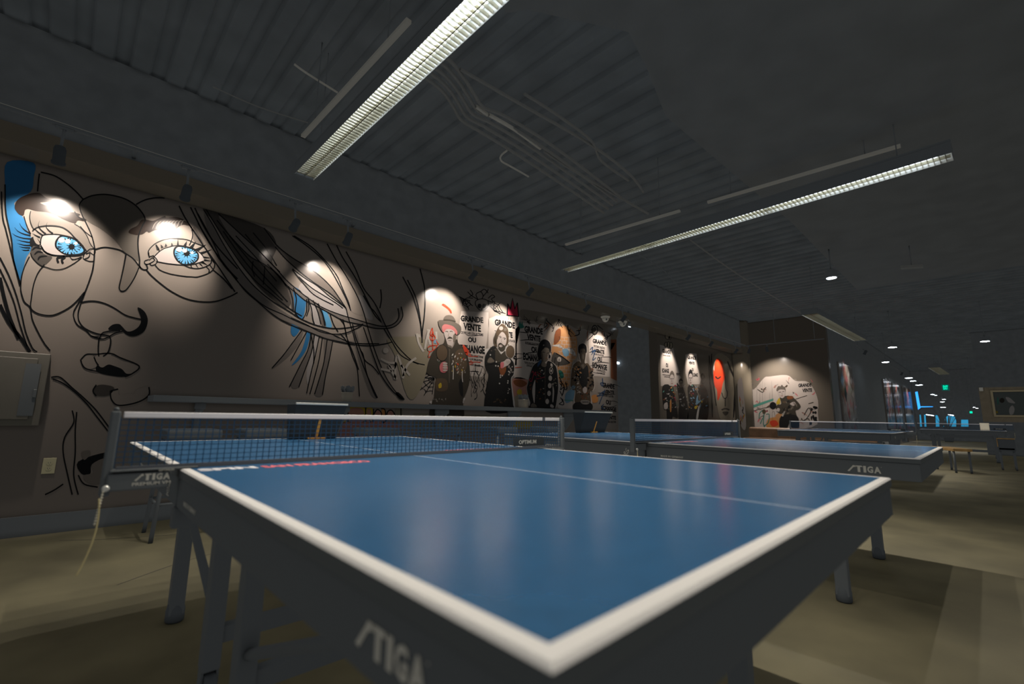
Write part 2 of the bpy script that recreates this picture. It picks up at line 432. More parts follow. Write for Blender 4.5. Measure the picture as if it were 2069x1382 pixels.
def make_net(name, label):
    t = thing(name, label, 'table tennis net', (0, 0, 0), 'ping-pong nets')
    y = L_/2; x0, x1 = -.1525, W_+.1525
    b = MB()
    n = 102; zt, zb = .900, .768
    for i in range(n+1):
        x = x0+.012+(x1-x0-.024)*i/n; b.box((x-.0011, y-.0008, zb), (x+.0011, y+.0008, zt), 'net_blue')
    for j in range(10):
        z = zb+(zt-zb)*j/9.5; b.box((x0+.012, y-.0008, z-.0010), (x1-.012, y+.0008, z+.0010), 'net_blue')
    nt = b.build('netting', t)
    b = MB(); b.box((x1-.36, y-.0030, .776), (x1-.14, y-.0016, .812), 'box_black'); text_on(b, 'OPTIMUM', (x1-.325, y-.0034, .785), (.125, 0, 0), (0, 0, .019), 'mark_white', .03); b.build('maker_patch', nt, 'small dark patch with white lettering at the right end of the net')
    b = MB(); b.box((x0+.016, y-.004, .898), (x1-.02, y+.004, .9135), 'net_tape', .002); b.box((x1-.155, y-.0046, .8975), (x1-.135, y+.0046, .9142), 'net_band'); b.build('top_tape', t)
    b = MB(); b.box((x0+.016, y-.003, .7604), (x1-.02, y+.003, .772), 'net_band'); b.build('bottom_band', t)
    for s, x in ((-1, x0), (1, x1)):
        b = MB(); b.box((x-.010, y-.016, .70), (x+.010, y+.016, .915), 'black_metal', .004)
        b.lathe([(.006, .915), (.006, .922), (.003, .925)], (x, y, 0), 'black_metal', 12); po = b.build('net_post', t)
        xi = -s*.150
        b = MB()
        b.box((min(x, x+xi+s*.02), y-.022, .712), (max(x, x+xi+s*.02), y+.022, .756), 'black_metal', .004)
        b.box((min(x-s*.004, x+xi-s*.045), y-.026, .7606), (max(x+xi-s*.045, x+xi+s*.02), y+.026, .7645), 'black_metal', .001)
        b.box((min(x+xi, x+xi-s*.05), y-.02, .60), (max(x+xi, x+xi-s*.05), y+.02, .655), 'black_metal', .004)
        cl = b.build('clamp', po)
        if s < 0:
            b = MB(); o = (x+.055, y-.0226, .735); stiga(b, o, (.078, 0, 0), (0, 0, .017)); text_on(b, 'PREMIUM VM', (x+.052, y-.0226, .7225), (.082, 0, 0), (0, 0, .0085), 'mark_white', .02)
            text_on(b, 'OPTIMUM', (x+.104, y-.0265, .757), (.034, 0, 0), (0, 0, .006), 'mark_white', .02); cl2 = b.build('clamp_lettering', cl, 'pale lettering on the clamp')
            b = MB(); b.lathe([(.005, -.006), (.008, -.002), (.008, .002), (.005, .006)], (x+.0, y-.03, .722), 'steel_pale', 14, (0, 1, 0)); b.build('tension_knob', po)
        # tension cord: a bead chain that ends in a loose string
        b = MB(); X = x-.004; Y = y-.034 if s < 0 else y-.02
        for k in range(12): b.lathe([(.0005, -.0026), (.0024, -.0012), (.0026, 0), (.0024, .0012), (.0005, .0026)], (X-.0006*k, Y, .715-.0068*k), 'bead', 8)
        b.tube([(X, Y, .72), (X-.004, Y, .68), (X-.007, Y, .635)], .0008, 'cord', 6)
        q = smooth_line([(0, 0), (.004, -.03), (.002, -.07), (-.008, -.11), (-.020, -.14)])
        b.tube([(X-.006+a.x, Y-.004, .70+a.y*1.25) for a in q], .0016, 'cord', 6); b.build('tension_cord', po, 'pale bead chain with a dangling string')
    return t
net1 = make_net('table_tennis_net', 'net with white top tape across the nearest blue table')
t2 = copy_thing(table1, (TX2, TY2, 0), 'second blue ping-pong table, parallel behind the nearest one')
n2 = copy_thing(net1, (TX2, TY2, 0), 'net across the second blue table, before the slender figure posters')
# third and fourth tables stand turned a quarter round, nets across the view
TX3, TY3 = 9.93-1.37, 2.438-.1525
t3 = copy_thing(table1, (TX3, TY3, 0), 'third ping-pong table, turned crosswise in front of the brown bench', -PI/2)
n3 = copy_thing(net1, (TX3, TY3, 0), 'long pale net tape behind the second table, left of the blue glow', -PI/2)
TX4, TY4 = 17-1.37, 1.16-.1525
t4 = copy_thing(table1, (TX4, TY4, 0), 'farthest ping-pong table, crosswise before the blue-lit bar', -PI/2)
n4 = copy_thing(net1, (TX4, TY4, 0), 'farthest net, its tape running below the framed picture', -PI/2)

# ------------------------------------------------------------------ things on and by the tables
def ball_bin(xl, xr, y, name, label):
    t = thing(name, label, 'box', ((xl+xr)/2, y, H_), 'flared black boxes on table ends')
    wb = .0
    z0, z1 = H_+.001, .968
    fl_, fr = .05, .03
    b = MB()
    b.hexa([(xl+.0, y+.05, z0), (xr-.03, y+.05, z0), (xr-.03, y+.10, z0), (xl, y+.10, z0), (xl-.005, y-.03, z1), (xr-.005, y-.03, z1), (xr-.005, y+.13, z1), (xl-.005, y+.13, z1)], 'box_black', .004)
    b.build('body', t)
    b = MB(); b.box((xl-.008, y-.036, z1-.004), (xr-.002, y-.022, z1+.008), 'steel_pale', .002); b.build('rim', t, 'pale metal front rim')
    xm = xl+(xr-xl)*.50
    b = MB(); b.hexa([(xm-.009, y+.046, z0+.006), (xm+.009, y+.046, z0+.006), (xm+.009, y+.050, z0+.006), (xm-.009, y+.050, z0+.006), (xm-.008, y+.003, z0+.115), (xm+.008, y+.003, z0+.115), (xm+.008, y+.008, z0+.115), (xm-.008, y+.008, z0+.115)], 'orange_plate')
    b.box((xm-.055, y+.03, z0), (xm+.055, y+.048, z0+.008), 'orange_plate', .001); b.build('stripe', t, 'orange T-shaped stripe')
    return t
ball_bin(.725, 1.035, 2.60, 'flared_box', 'black box with pale rim and orange T mark, on the nearest table behind its net')
ball_bin(3.55, 4.03, 2.62, 'flared_box', 'black box with orange T mark on the second table, by the dark opening')

# ------------------------------------------------------------------ ledge along the painted wall, stools, tins
xe = at(1237, 836, 1, 4.36).x
t = thing('wall_ledge', 'long black drink ledge running below the painted wall', 'shelf', (0, 4.53, 1.0))
b = MB(); b.box((.24, 4.36, .985), (xe, WY-.001, 1.035), 'black_paint', .004); b.build('ledge_board', t)
for x in (.6, 1.9, 3.2, 4.5, 5.8, xe-.2):
    b = MB(); b.box((x-.02, 4.44, .93), (x+.02, WY-.001, .985), 'black_metal', .003); b.hexa([(x-.012, 4.66, .70), (x+.012, 4.66, .70), (x+.012, WY-.001, .70), (x-.012, WY-.001, .70), (x-.012, 4.45, .94), (x+.012, 4.45, .94), (x+.012, WY-.001, .94), (x-.012, WY-.001, .94)], 'black_metal'); b.build('bracket', t)
def stool(x, y, label):
    t = thing('bar_stool', label, 'bar stool', (x, y, 0), 'black bar stools under the ledge')
    b = MB(); b.box((x-.18, y-.18, .70), (x+.18, y+.18, .775), 'black_vinyl', .02, 3); b.build('seat', t)
    for sx in (-1, 1):
        for sy in (-1, 1):
            b = MB(); b.cyl((x+sx*.19, y+sy*.19, 0), (x+sx*.15, y+sy*.15, .70), .014, 'black_metal'); b.build('leg', t)
    b = MB()
    for sx in (-1, 1): b.cyl((x+sx*.178, y-.178, .25), (x+sx*.178, y+.178, .25), .010, 'black_metal'); b.cyl((x-.178, y+sx*.178, .25), (x+.178, y+sx*.178, .25), .010, 'black_metal')
    b.build('footrest', t)
    return t
for x, l in ((.48, 'black square bar stool nearest the left end of the ledge'), (1.0, 'black bar stool seen through the net, left of the orange lettering'), (2.06, 'black bar stool below the orange bubble letters'), (2.85, 'black bar stool below the print of the man in the hat'), (3.75, 'black bar stool below the bearded figure print'), (4.7, 'black bar stool below the print with the studded jacket')):
    stool(x, 4.1, l)
def tin(p, hgt, r, label, name='paddle_tin'):
    x, y, z = p
    t = thing(name, label, 'tin', p, 'tins of paddles on the ledge')
    b = MB(); b.lathe([(r*.92, 0), (r*.92, .004), (r, hgt*.9), (r*1.06, hgt*.92), (r*1.06, hgt), (r*.96, hgt), (r*.94, hgt*.5)], (x, y, z+.001), 'tin', 24); b.build('can', t)
    for k in range(6):
        a = k*1.05+.3; d = Vector((math.cos(a)*.35, math.sin(a)*.2, 1)).normalized(); o = Vector((x+math.cos(a)*r*.4, y+math.sin(a)*r*.4, z+hgt*.55))
        b = MB(); b.cyl(o, o+d*hgt*.6, .008, 'black_paint', n=8)
        c = o+d*hgt*.75; u = Vector((math.cos(a+1), math.sin(a+1), 0)); v_ = d
        pts = [c+u*.032*math.cos(j*PI/8)*(.8 if j % 2 else 1)+v_*.045*math.sin(j*PI/8) for j in range(16)]
        n_ = u.cross(v_)*.004
        b.face([p_+n_ for p_ in pts], 'black_paint'); b.face([p_-n_ for p_ in pts][::-1], 'black_paint')
        for j in range(16): b.face([pts[j]+n_, pts[j]-n_, pts[(j+1) % 16]-n_, pts[(j+1) % 16]+n_], 'black_paint')
        b.build('paddle', t)
tp = at(701, 805, 1, 4.5); tin((tp.x, 4.5, 1.036), .10, .058, 'small metal tin of black paddles on the ledge beside the hair strands')
tp = at(1057, 822, 1, 4.5); tin((tp.x, 4.5, 1.036), .12, .075, 'dark tin on the ledge between the bearded figure and the studded jacket')

# ------------------------------------------------------------------ electrical panel and outlet at the left
t = thing('electrical_panel', 'grey metal panel box on the wall at the left edge', 'electrical panel', (-.55, WY, 1.05))
D = WY-.10
def fz(px, py, y=D): return at(px, py, 1, y)
a, c = fz(103, 716), fz(81, 860)
b = MB(); b.box((-.98, D, c.z), (a.x, WY-.001, a.z), 'panel_grey', .004); b.build('cabinet', t)
e = a.x-.06
b = MB(); b.box((-.94, D-.012, c.z+.045), (e, D-.001, a.z-.04), 'panel_grey', .003); dr = b.build('door', t)
b = MB(); p, q = fz(72, 735, D-.013), fz(33, 840, D-.013); b.box((q.x, D-.0145, q.z), (q.x+.08, D-.0125, p.z), 'dark_slot'); b.build('index_window', dr, 'dark upright slot')
b = MB(); p = fz(70, 795, D-.013); b.box((p.x-.010, D-.022, p.z-.03), (p.x+.010, D-.0125, p.z+.03), 'dark_slot', .003); b.build('latch', dr)
p = fz(99, 941, WY); t = thing('wall_outlet', 'ivory double outlet plate low on the wall below the panel', 'outlet', (p.x, WY, p.z))
b = MB(); b.box((p.x-.036, WY-.007, p.z-.058), (p.x+.036, WY-.0005, p.z+.058), 'outlet_ivory', .003); b.build('cover_plate', t)
for s in (-1, 1):
    b = MB(); b.lathe([(.016, .0), (.016, .002)], (p.x, WY-.007, p.z+s*.02), 'outlet_ivory', 18, (0, -1, 0))
    for dx in (-.006, .006): b.box((p.x+dx-.0013, WY-.0096, p.z+s*.02-.002), (p.x+dx+.0013, WY-.0088, p.z+s*.02+.007), 'dark_slot')
    b.box((p.x-.002, WY-.0096, p.z+s*.02-.010), (p.x+.002, WY-.0088, p.z+s*.02-.006), 'dark_slot'); b.build('socket', t)

# ------------------------------------------------------------------ ceiling services
def conduit(pts, r, label, m='conduit', name='ceiling_conduit', k=5):
    pts3 = [Vector(p) for p in pts]; out = []
    n = len(pts3)
    for i in range(n-1):
        a, b_, c, d = pts3[max(i-1, 0)], pts3[i], pts3[i+1], pts3[min(i+2, n-1)]
        for j in range(k):
            tt = j/k; out.append(.5*((2*b_)+(c-a)*tt+(2*a-5*b_+4*c-d)*tt*tt+(3*b_-a-3*c+d)*tt*tt*tt))
    out.append(pts3[-1])
    b = MB(); b.tube(out, r, m, 8)
    return single(b, name, label, 'conduit', 'ceiling conduits')
ZC = 3.45
def czl(pp, z=ZC): return [at(px, py, 2, z) for px, py in pp]
for k, l in enumerate(('first from the left of the bundled conduits that jog under the ceiling', 'second from the left of the bundled conduits that jog under the ceiling', 'third from the left of the bundled conduits that jog under the ceiling', 'fourth from the left of the bundled conduits that jog under the ceiling', 'fifth from the left of the bundled conduits that jog under the ceiling')):
    o = k*11
    conduit(czl([(800+o*1.5, 128-o*.6), (850+o*1.3, 152-o*.7), (892+o, 182-o*.6), (915+o, 214-o*.5), (934+o, 244-o*.6), (980+o, 272-o*.8), (1080+o, 335-o*.8), (1220+o*.8, 430-o*.7)]), .014, 'dark thin conduit, '+l)
conduit(czl([(962, 215), (985, 232)]), .016, 'short bright pipe end below the bundle of conduits', 'conduit_bright')
conduit(czl([(988, 232), (1040, 262), (1092, 300)]), .016, 'bright bent pipe below the bundle of conduits', 'conduit_bright')
conduit(czl([(1100, 305), (1160, 345), (1310, 432)]), .014, 'long straight pipe continuing from the bright bent pipe', 'conduit')
conduit(czl([(930, 140), (1060, 215), (1190, 290), (1270, 350), (1300, 388)]), .013, 'straight dark pipe at the upper right of the conduit bundle')
conduit(czl([(1060, 190), (1130, 235), (1195, 285), (1215, 325), (1270, 365)]), .012, 'dark pipe with a kink beside the soffit edge')
conduit(czl([(1026, 303), (1012, 315), (1014, 326), (1035, 338), (1068, 357)]), .009, 'small hooked pipe hanging left of the long conduits', 'conduit_bright')
conduit(czl([(595, 130), (620, 148), (682, 187)]), .008, 'thin bright rod at the upper left of the ceiling', 'conduit_bright')
conduit(czl([(430, 175), (520, 215), (622, 248)]), .005, 'faint wire left of the lit ceiling lamp', 'conduit')
conduit(czl([(1395, 485), (1500, 560), (1625, 637)]), .010, 'thin pipe leading to the short louvred lamp', 'conduit')
conduit(czl([(1265, 500), (1340, 545), (1378, 590)]), .010, 'dark wire drooping under the middle of the ceiling', 'ceiling_black')

FXN = 0
def fixture(x, y, z, lng, rot, name, label, wd=.15, tube='tube', blades=112):
    """linear lamp hung from the ceiling: housing, two rows of tubes, cross-blade louver, hangers; runs along local y"""
    t = thing(name, label, 'ceiling light', (x, y, z), 'hanging linear lamps')
    h = wd/2; l = lng/2
    O = Vector((x, y, z))
    def P(a): return O+Vector(a)
    def bx(b, a, c, m, bev=0): b.box(P(a), P(c), m, bev)
    b = MB()
    for a, c in (((-h-.003, -l-.003, .001), (-h, l+.003, .09)), ((h, -l-.003, .001), (h+.003, l+.003, .09)), ((-h, -l-.003, .001), (h, -l, .09)), ((-h, l, .001), (h, l+.003, .09)), ((-h-.003, -l-.003, .088), (h+.003, l+.003, .105))): bx(b, a, c, 'black_metal')
    hs = b.build('housing', t)
    b = MB()
    bx(b, (-h+.0005, -l, .002), (-h+.002, l, .086), 'fixture_white'); bx(b, (h-.002, -l, .002), (h-.0005, l, .086), 'fixture_white'); bx(b, (-h+.002, -l, .084), (h-.002, l, .087), 'fixture_white')
    b.build('reflector', hs, 'white inner reflector')
    b = MB()
    for sx in (-1, 1):
        for k in range(3):
            y0 = -l+.05+k*(lng-.1)/3+.03; y1 = y0+(lng-.1)/3-.06
            b.cyl(P((sx*h*.46, y0, .062)), P((sx*h*.46, y1, .062)), .0135, tube, n=10)
    b.build('tubes', t, 'white glowing tubes')
    b = MB()
    for k in range(blades):
        yy = -l+.02+(lng-.04)*(k+.5)/blades
        b.face([P((-h+.004, yy-.004, .024)), P((h-.004, yy-.004, .024)), P((h-.004, yy, .002)), P((-h+.004, yy, .002))], 'louver')
        b.face([P((-h+.004, yy, .002)), P((h-.004, yy, .002)), P((h-.004, yy+.004, .024)), P((-h+.004, yy+.004, .024))], 'louver')
        b.face([P((-h+.004, yy-.004, .024)), P((-h+.004, yy+.004, .024)), P((h-.004, yy+.004, .024)), P((h-.004, yy-.004, .024))], 'louver')
    bx(b, (-.003, -l+.01, .002), (.003, l-.01, .024), 'louver'); b.build('louver', t)
    for k in (-.42, .42):
        b = MB(); b.cyl(P((0, k*lng, .105)), P((0, k*lng, zc-z)), .004, 'black_metal', n=6); b.build('hanger', t)
    n = max(4, int(lng*3))
    for k in range(n):
        li = bpy.data.lights.new('lamp_light', 'SPOT'); li.energy = LAMP_W*(lng/n)*3; li.color = (1, .93, .80); li.spot_size = R(86); li.spot_blend = .6; li.shadow_soft_size = .012
        lo = bpy.data.objects.new('lamp_light', li); C.objects.link(lo); lo.parent = t; lo.location = (0, -l+lng*(k+.5)/n, -.004)
    if rot: t.rotation_euler = (0, 0, rot)
    return t
fixture(.915, 1.585, 2.8, 3.66, 0, 'linear_lamp', 'bright white louvred lamp hanging above the nearest table')
fixture(4.17, 1.59, 2.8, 3.66, R(-2.2), 'linear_lamp', 'long dim louvred lamp crossing the ceiling beyond the second table')
fixture(11.1, 1.72, 2.8, 3.95, R(90-2), 'linear_lamp', 'short foreshortened lamp pointing down the hall', .24, 'tube', 60)
fixture(22.8, .80, 2.8, 3.4, R(90-2), 'linear_lamp', 'farthest tiny lamp above the exit sign', .30, 'tube', 40)
for p, q, l in (((612, 278), (826, 45), 'pale ceiling rail left of the brightest lamp'), ((1143, 496), (1374, 428), 'shorter ceiling rail above the left end of the long dim lamp'), ((1430, 411), (1820, 297), 'longer ceiling rail above the right end of the long dim lamp')):
    a, c = at(*p, 2, 3.05), at(*q, 2, 3.05)
    t = thing('ceiling_rail', l, 'rail', a, 'rails above the lamps')
    b = MB(); d = (c-a).normalized(); n_ = Vector((d.y, -d.x, 0))*.016; z_ = Vector((0, 0, .022))
    b.hexa([a-n_, a+n_, c+n_, c-n_, a-n_+z_, a+n_+z_, c+n_+z_, c-n_+z_], 'conduit_bright'); b.build('channel', t)
    for k in (.15, .85):
        m_ = a.lerp(c, k); b = MB(); b.cyl(m_+z_, (m_.x, m_.y, zc), .004, 'black_metal', n=6); b.build('hanger', t)
p, q = at(1820, 543, 2, 2.9), at(1865, 540, 2, 2.9)
b = MB(); b.hexa([p+Vector((-.05, 0, 0)), q+Vector((-.05, 0, 0)), q+Vector((.05, 0, 0)), p+Vector((.05, 0, 0)), p+Vector((-.05, 0, .03)), q+Vector((-.05, 0, .03)), q+Vector((.05, 0, .03)), p+Vector((.05, 0, .03))], 'conduit'); b.cyl((p+q)/2, ((p+q)/2).xy.to_3d()+Vector((0, 0, zs)), .005, 'black_metal'); single(b, 'unlit_lamp', 'small unlit plate lamp right of the long dim lamp', 'ceiling light')

# track with spotlights, hung just before the painted wall
b = MB(); b.box((-3, 4.225, 2.945), (XB-.3, 4.255, 2.965), 'black_metal'); b.box((-3, 4.223, 2.9651), (XB-.3, 4.226, 2.969), 'conduit_bright')
for k in range(9): b.box((-2+k*1.9-.012, 4.24, 2.9651), (-2+k*1.9+.012, 4.4495, 2.98), 'black_metal')
single(b, 'light_track', 'black light track along the top of the painted wall', 'light track')
def track_spot(loc, aim, label, power, ang=78, blend=.55, col=(1, .87, .76), name='track_spotlight', r=.034, vis=True):
    loc, aim = Vector(loc), Vector(aim); d = (aim-loc).normalized()
    t = thing(name, label, 'spotlight', loc, 'track spotlights')
    b = MB(); b.lathe([(r*.8, -.13), (r, -.11), (r, -.02), (r*1.15, -.015), (r*1.15, .0), (r, 0), (r*.9, -.03)], loc, 'box_black', 20, d); hd = b.build('lamp_head', t)
    b = MB(); b.lathe([(r*.55, -.018), (r*.5, -.016)], loc, 'tube_warm', 14, d); b.build('bulb', hd, 'glowing bulb face')
    b = MB(); back = loc-d*.07; b.cyl(back, (loc.x, loc.y, 2.95), .009, 'black_metal'); b.box((loc.x-.05, loc.y-.014, 2.925), (loc.x+.05, loc.y+.014, 2.9455), 'black_metal', .003); b.build('stem', t)
    li = bpy.data.lights.new('lamp_light', 'SPOT'); li.energy = power; li.color = col; li.spot_size = R(ang); li.spot_blend = blend; li.shadow_soft_size = .022
    lo = bpy.data.objects.new('lamp_light', li); C.objects.link(lo); lo.parent = t
    lo.matrix_local = Matrix.Translation(d*.008) @ d.to_track_quat('-Z', 'Y').to_matrix().to_4x4()
    return t

# ------------------------------------------------------------------ mural of a face with long hair, on wall A
mur = thing('face_mural', 'huge mural of a long-haired face with blue eyes on the painted wall', 'mural', (0, WY, 1.6))
T1 = Paint(1, WY, 0, 300, 3.454); T2 = Paint(1, WY, 400, 400, 3.1417); T3 = Paint(1, WY, 0, 580, 3.290)
E1 = Paint(1, WY, 0, 380, 6.912); E2 = Paint(1, WY, 260, 400, 6.282)
# tones of the hair and the far backdrop
b = MB()
T1.fill(b, [(50, 95), (235, 100), (235, 200), (215, 300), (110, 370), (105, 400), (150, 465), (170, 500), (195, 580), (215, 615), (218, 700), (185, 760), (165, 830), (150, 900), (140, 958), (115, 860), (92, 760), (82, 640), (60, 540), (40, 430), (35, 250)], 'paint_blue', 1)
b.build('blue_backdrop', mur, 'flat blue area behind the left eye')
b = MB()
T2.fill(b, [(596, 565), (640, 580), (668, 615), (685, 665), (676, 730), (662, 768), (625, 745), (612, 700), (604, 640)], 'paint_blue', 1)
T2.fill(b, [(600, 790), (640, 825), (640, 850), (610, 880), (590, 850)], 'paint_blue', 1)
T2.fill(b, [(692, 850), (713, 856), (704, 910), (684, 970), (640, 1030), (595, 1062), (650, 985), (678, 910)], 'paint_blue', 1)
b.build('blue_backdrop', mur, 'flat blue area between the hair strands')
b = MB(); T2.fill(b, [(783, 704), (815, 722), (838, 768), (850, 818), (815, 818), (800, 765)], 'paint_blue_light', 1); b.build('blue_backdrop', mur, 'pale blue sliver between the hair strands')
b = MB()
T2.fill(b, [(30, 70), (130, 90), (420, 190), (500, 300), (470, 400), (520, 480), (590, 560), (575, 700), (480, 650), (380, 560), (300, 450), (200, 300), (100, 150)], 'paint_hair_dark', 1)
T2.fill(b, [(565, 560), (600, 565), (612, 700), (600, 720), (585, 640)], 'paint_hair_mid', 2)
b.build('unlit_hair', mur, 'hair at the crown, painted dark where no light falls')  # unlit part of the hair, its shade put into the colour
b = MB()
T2.fill(b, [(420, 190), (500, 300), (600, 380), (700, 440), (780, 500), (850, 570), (900, 640), (935, 700), (890, 650), (830, 600), (740, 540), (650, 470), (560, 390), (490, 310)], 'paint_hair_mid', 2)
b.build('hair_strand', mur)
b = MB()
T2.fill(b, [(130, 110), (250, 215), (380, 335), (480, 430), (560, 520), (640, 590), (720, 650), (800, 700), (900, 740), (1000, 770), (1100, 800), (1180, 812), (1240, 800), (1270, 770), (1290, 690), (1300, 750), (1270, 800), (1220, 825), (1130, 828), (1040, 805), (930, 780), (850, 740), (760, 690), (680, 650), (620, 600), (560, 550), (500, 480), (420, 420), (330, 370), (220, 260)], 'paint_hair', 3)
b.build('hair_strand', mur)
b = MB()
T2.fill(b, [(600, 450), (680, 505), (760, 555), (830, 615), (900, 668), (935, 700), (880, 690), (800, 640), (720, 585), (640, 500)], 'paint_hair_light', 2)
T2.fill(b, [(640, 590), (720, 640), (800, 700), (920, 745), (960, 760), (930, 700), (880, 680), (800, 640), (720, 590), (660, 540)], 'paint_hair_light', 1)
b.build('hair_strand', mur)
b = MB()
T2.fill(b, [(40, 90), (110, 200), (180, 330), (260, 450), (340, 550), (420, 630), (500, 690), (590, 750), (680, 795), (780, 845), (880, 862), (960, 848), (1040, 808), (960, 860), (860, 880), (980, 910), (1080, 932), (1230, 915), (1080, 940), (960, 920), (820, 890), (700, 845), (600, 800), (520, 765), (430, 700), (340, 620), (250, 530), (160, 410), (80, 260)], 'paint_hair', 3)
b.build('hair_strand', mur)
for q in ([(985, 800), (1010, 860), (1035, 960), (1052, 1000), (1072, 1110), (1112, 1220), (1138, 1270), (1100, 1250), (1050, 1130), (1010, 1000), (985, 880)], [(1052, 820), (1085, 915), (1122, 1015), (1165, 1115), (1232, 1215), (1300, 1275), (1270, 1262), (1200, 1190), (1130, 1070), (1090, 960), (1060, 860)], [(1120, 660), (1160, 740), (1205, 830), (1255, 915), (1315, 985), (1375, 1035), (1440, 1058), (1350, 1040), (1270, 970), (1200, 870), (1150, 760)]):
    b = MB(); T2.fill(b, q, 'paint_hair', 2); b.build('hair_strand', mur)
b = MB()
T2.fill(b, [(1020, 620), (1060, 640), (1110, 760), (1080, 770), (1050, 730)], 'paint_hair_light', 1); b.build('hair_strand', mur); b = MB(); T2.fill(b, [(900, 440), (960, 520), (1010, 640), (1045, 740), (970, 715), (950, 620)], 'paint_skin', 1); b.build('hair_strand', mur)
for q in ([(800, 880), (855, 900), (838, 1010), (812, 1130), (792, 1250), (742, 1248), (772, 1150), (800, 1040)], [(640, 870), (670, 842), (640, 930), (560, 1020), (470, 1085), (540, 1000)], [(720, 860), (740, 870), (722, 980), (682, 1090), (640, 1200), (590, 1190), (650, 1060), (700, 960)]):
    b = MB(); T2.fill(b, q, 'paint_hair', 1); b.build('hair_strand', mur)
for q in ([(700, 640), (730, 650), (760, 720), (780, 800), (740, 800), (720, 740)], [(740, 870), (768, 880), (745, 1000), (700, 1180), (690, 1100), (722, 980)]):
    b = MB(); T2.fill(b, q, 'paint_hair_light', 1); b.build('hair_strand', mur)
b = MB(); T2.fill(b, [(760, 668), (785, 705), (805, 770), (812, 812), (782, 800)], 'paint_hair_mid', 1)
b.build('hair_strand', mur)
# shading shapes of the face
b = MB()
T1.fill(b, [(560, 400), (600, 345), (720, 322), (880, 355), (1000, 460), (1015, 500), (985, 560), (965, 700), (975, 780), (930, 770), (880, 735), (800, 640), (700, 560), (600, 500), (560, 430)], 'paint_skin_dark', 1)
T1.fill(b, [(880, 738), (865, 820), (845, 910), (832, 970), (845, 996), (875, 990), (910, 950), (945, 890), (970, 830), (930, 772)], 'paint_skin_mid', 2)
b.build('face_shade', mur, 'brown shaded shape between the brows')
b = MB(); T1.fill(b, [(1350, 545), (1348, 640), (1425, 685), (1395, 610)], 'paint_hair_mid', 2); b.build('face_shade', mur, 'grey wedge beside the right eye')
b = MB()
E1.fill(b, [(440, 320), (560, 325), (700, 340), (860, 420), (1000, 490), (1110, 530), (1190, 620), (1240, 720), (1300, 820), (1230, 880), (1090, 740), (960, 600), (840, 540), (700, 520), (560, 545), (470, 580), (420, 480), (420, 380)], 'paint_skin_mid', 1)
b.build('eyelid', mur, 'greyish upper lid of the left eye')
def eye(P, white, iris, ic, irx, iry, pup, pr_, lab):
    b = MB(); P.fill(b, white, 'paint_eye_white', 2); ew = b.build('eye_white', mur, lab)
    b = MB(); P.fill(b, iris, 'paint_black', 3)
    P.fill(b, [(ic[0]+(x-ic[0])*.87, ic[1]+(y-ic[1])*.86) for x, y in iris], 'paint_blue_light', 4)
    n = 22
    for k in range(n):
        a = 2*PI*k/n+rnd.uniform(-.08, .08); r0, r1 = .98, rnd.uniform(.45, .7)
        P.line(b, [(ic[0]+irx*.86*r0*math.cos(a), ic[1]+iry*.86*r0*math.sin(a)), (ic[0]+irx*r1*math.cos(a), ic[1]+iry*r1*math.sin(a))], irx*rnd.uniform(.07, .14), 'paint_black', 5, 1)
    P.disc(b, pup, pr_, pr_*.95, 'paint_black', 5)
    for k in range(9):
        a = 2*PI*k/9; P.line(b, [(pup[0]+pr_*.8*math.cos(a), pup[1]+pr_*.8*math.sin(a)), (pup[0]+pr_*1.9*math.cos(a), pup[1]+pr_*1.7*math.sin(a))], pr_*.35, 'paint_black', 5, 1)
    for q, r_ in (((ic[0]-irx*.55, ic[1]-iry*.62), irx*.23), ((ic[0]-irx*.12, ic[1]-iry*.5), irx*.2), ((ic[0]+irx*.45, ic[1]-iry*.28), irx*.13)): P.disc(b, q, r_, r_*.8, 'paint_pale', 6)
    b.build('iris', ew, 'sky blue iris with black rays')
eye(E1, [(565, 760), (575, 700), (620, 650), (740, 640), (850, 655), (1000, 690), (1090, 740), (1150, 800), (1200, 880), (1150, 930), (1000, 940), (860, 945), (740, 940), (660, 900), (600, 850)],
    [(765, 770), (790, 710), (850, 660), (960, 680), (1060, 720), (1130, 790), (1195, 880), (1130, 930), (1000, 940), (900, 930), (820, 880), (775, 830)], (970, 810), 200, 135, (1000, 820), 42, 'white of the left painted eye')
eye(E2, [(325, 745), (380, 690), (450, 650), (540, 618), (620, 605), (730, 615), (830, 645), (910, 700), (950, 750), (940, 800), (880, 820), (760, 850), (600, 845), (480, 835), (360, 800)],
    [(565, 670), (590, 620), (640, 606), (740, 620), (830, 650), (885, 700), (890, 770), (850, 820), (770, 850), (690, 852), (620, 810), (575, 740)], (730, 730), 165, 125, (737, 703), 38, 'white of the right painted eye')
b = MB()
E1.fill(b, [(205, 260), (240, 170), (330, 110), (460, 70), (560, 75), (650, 140), (760, 165), (700, 185), (560, 200), (640, 240), (760, 260), (880, 290), (960, 330), (1060, 345), (1120, 370), (1080, 400), (1195, 430), (1190, 460), (1085, 450), (1050, 490), (960, 465), (870, 430), (760, 370), (640, 335), (500, 320), (400, 290), (350, 310), (330, 380), (270, 370), (220, 310)], 'paint_brow', 3)
b.build('eyebrow', mur, 'dark ragged left eyebrow')
b = MB()
E2.fill(b, [(0, 440), (30, 390), (110, 350), (160, 280), (220, 275), (300, 290), (360, 270), (430, 240), (465, 230), (480, 248), (600, 245), (680, 265), (740, 310), (770, 350), (700, 340), (640, 360), (600, 395), (590, 370), (520, 370), (460, 360), (400, 400), (330, 410), (260, 440), (230, 425), (180, 460), (90, 470)], 'paint_brow', 3)
for k in range(9): E2.line(b, [(300+k*45, 395-k*4), (330+k*45, 330-k*5), (370+k*44, 290)], 9, 'paint_skin', 4, 2)
b.build('eyebrow', mur, 'dark ragged right eyebrow')
b = MB()
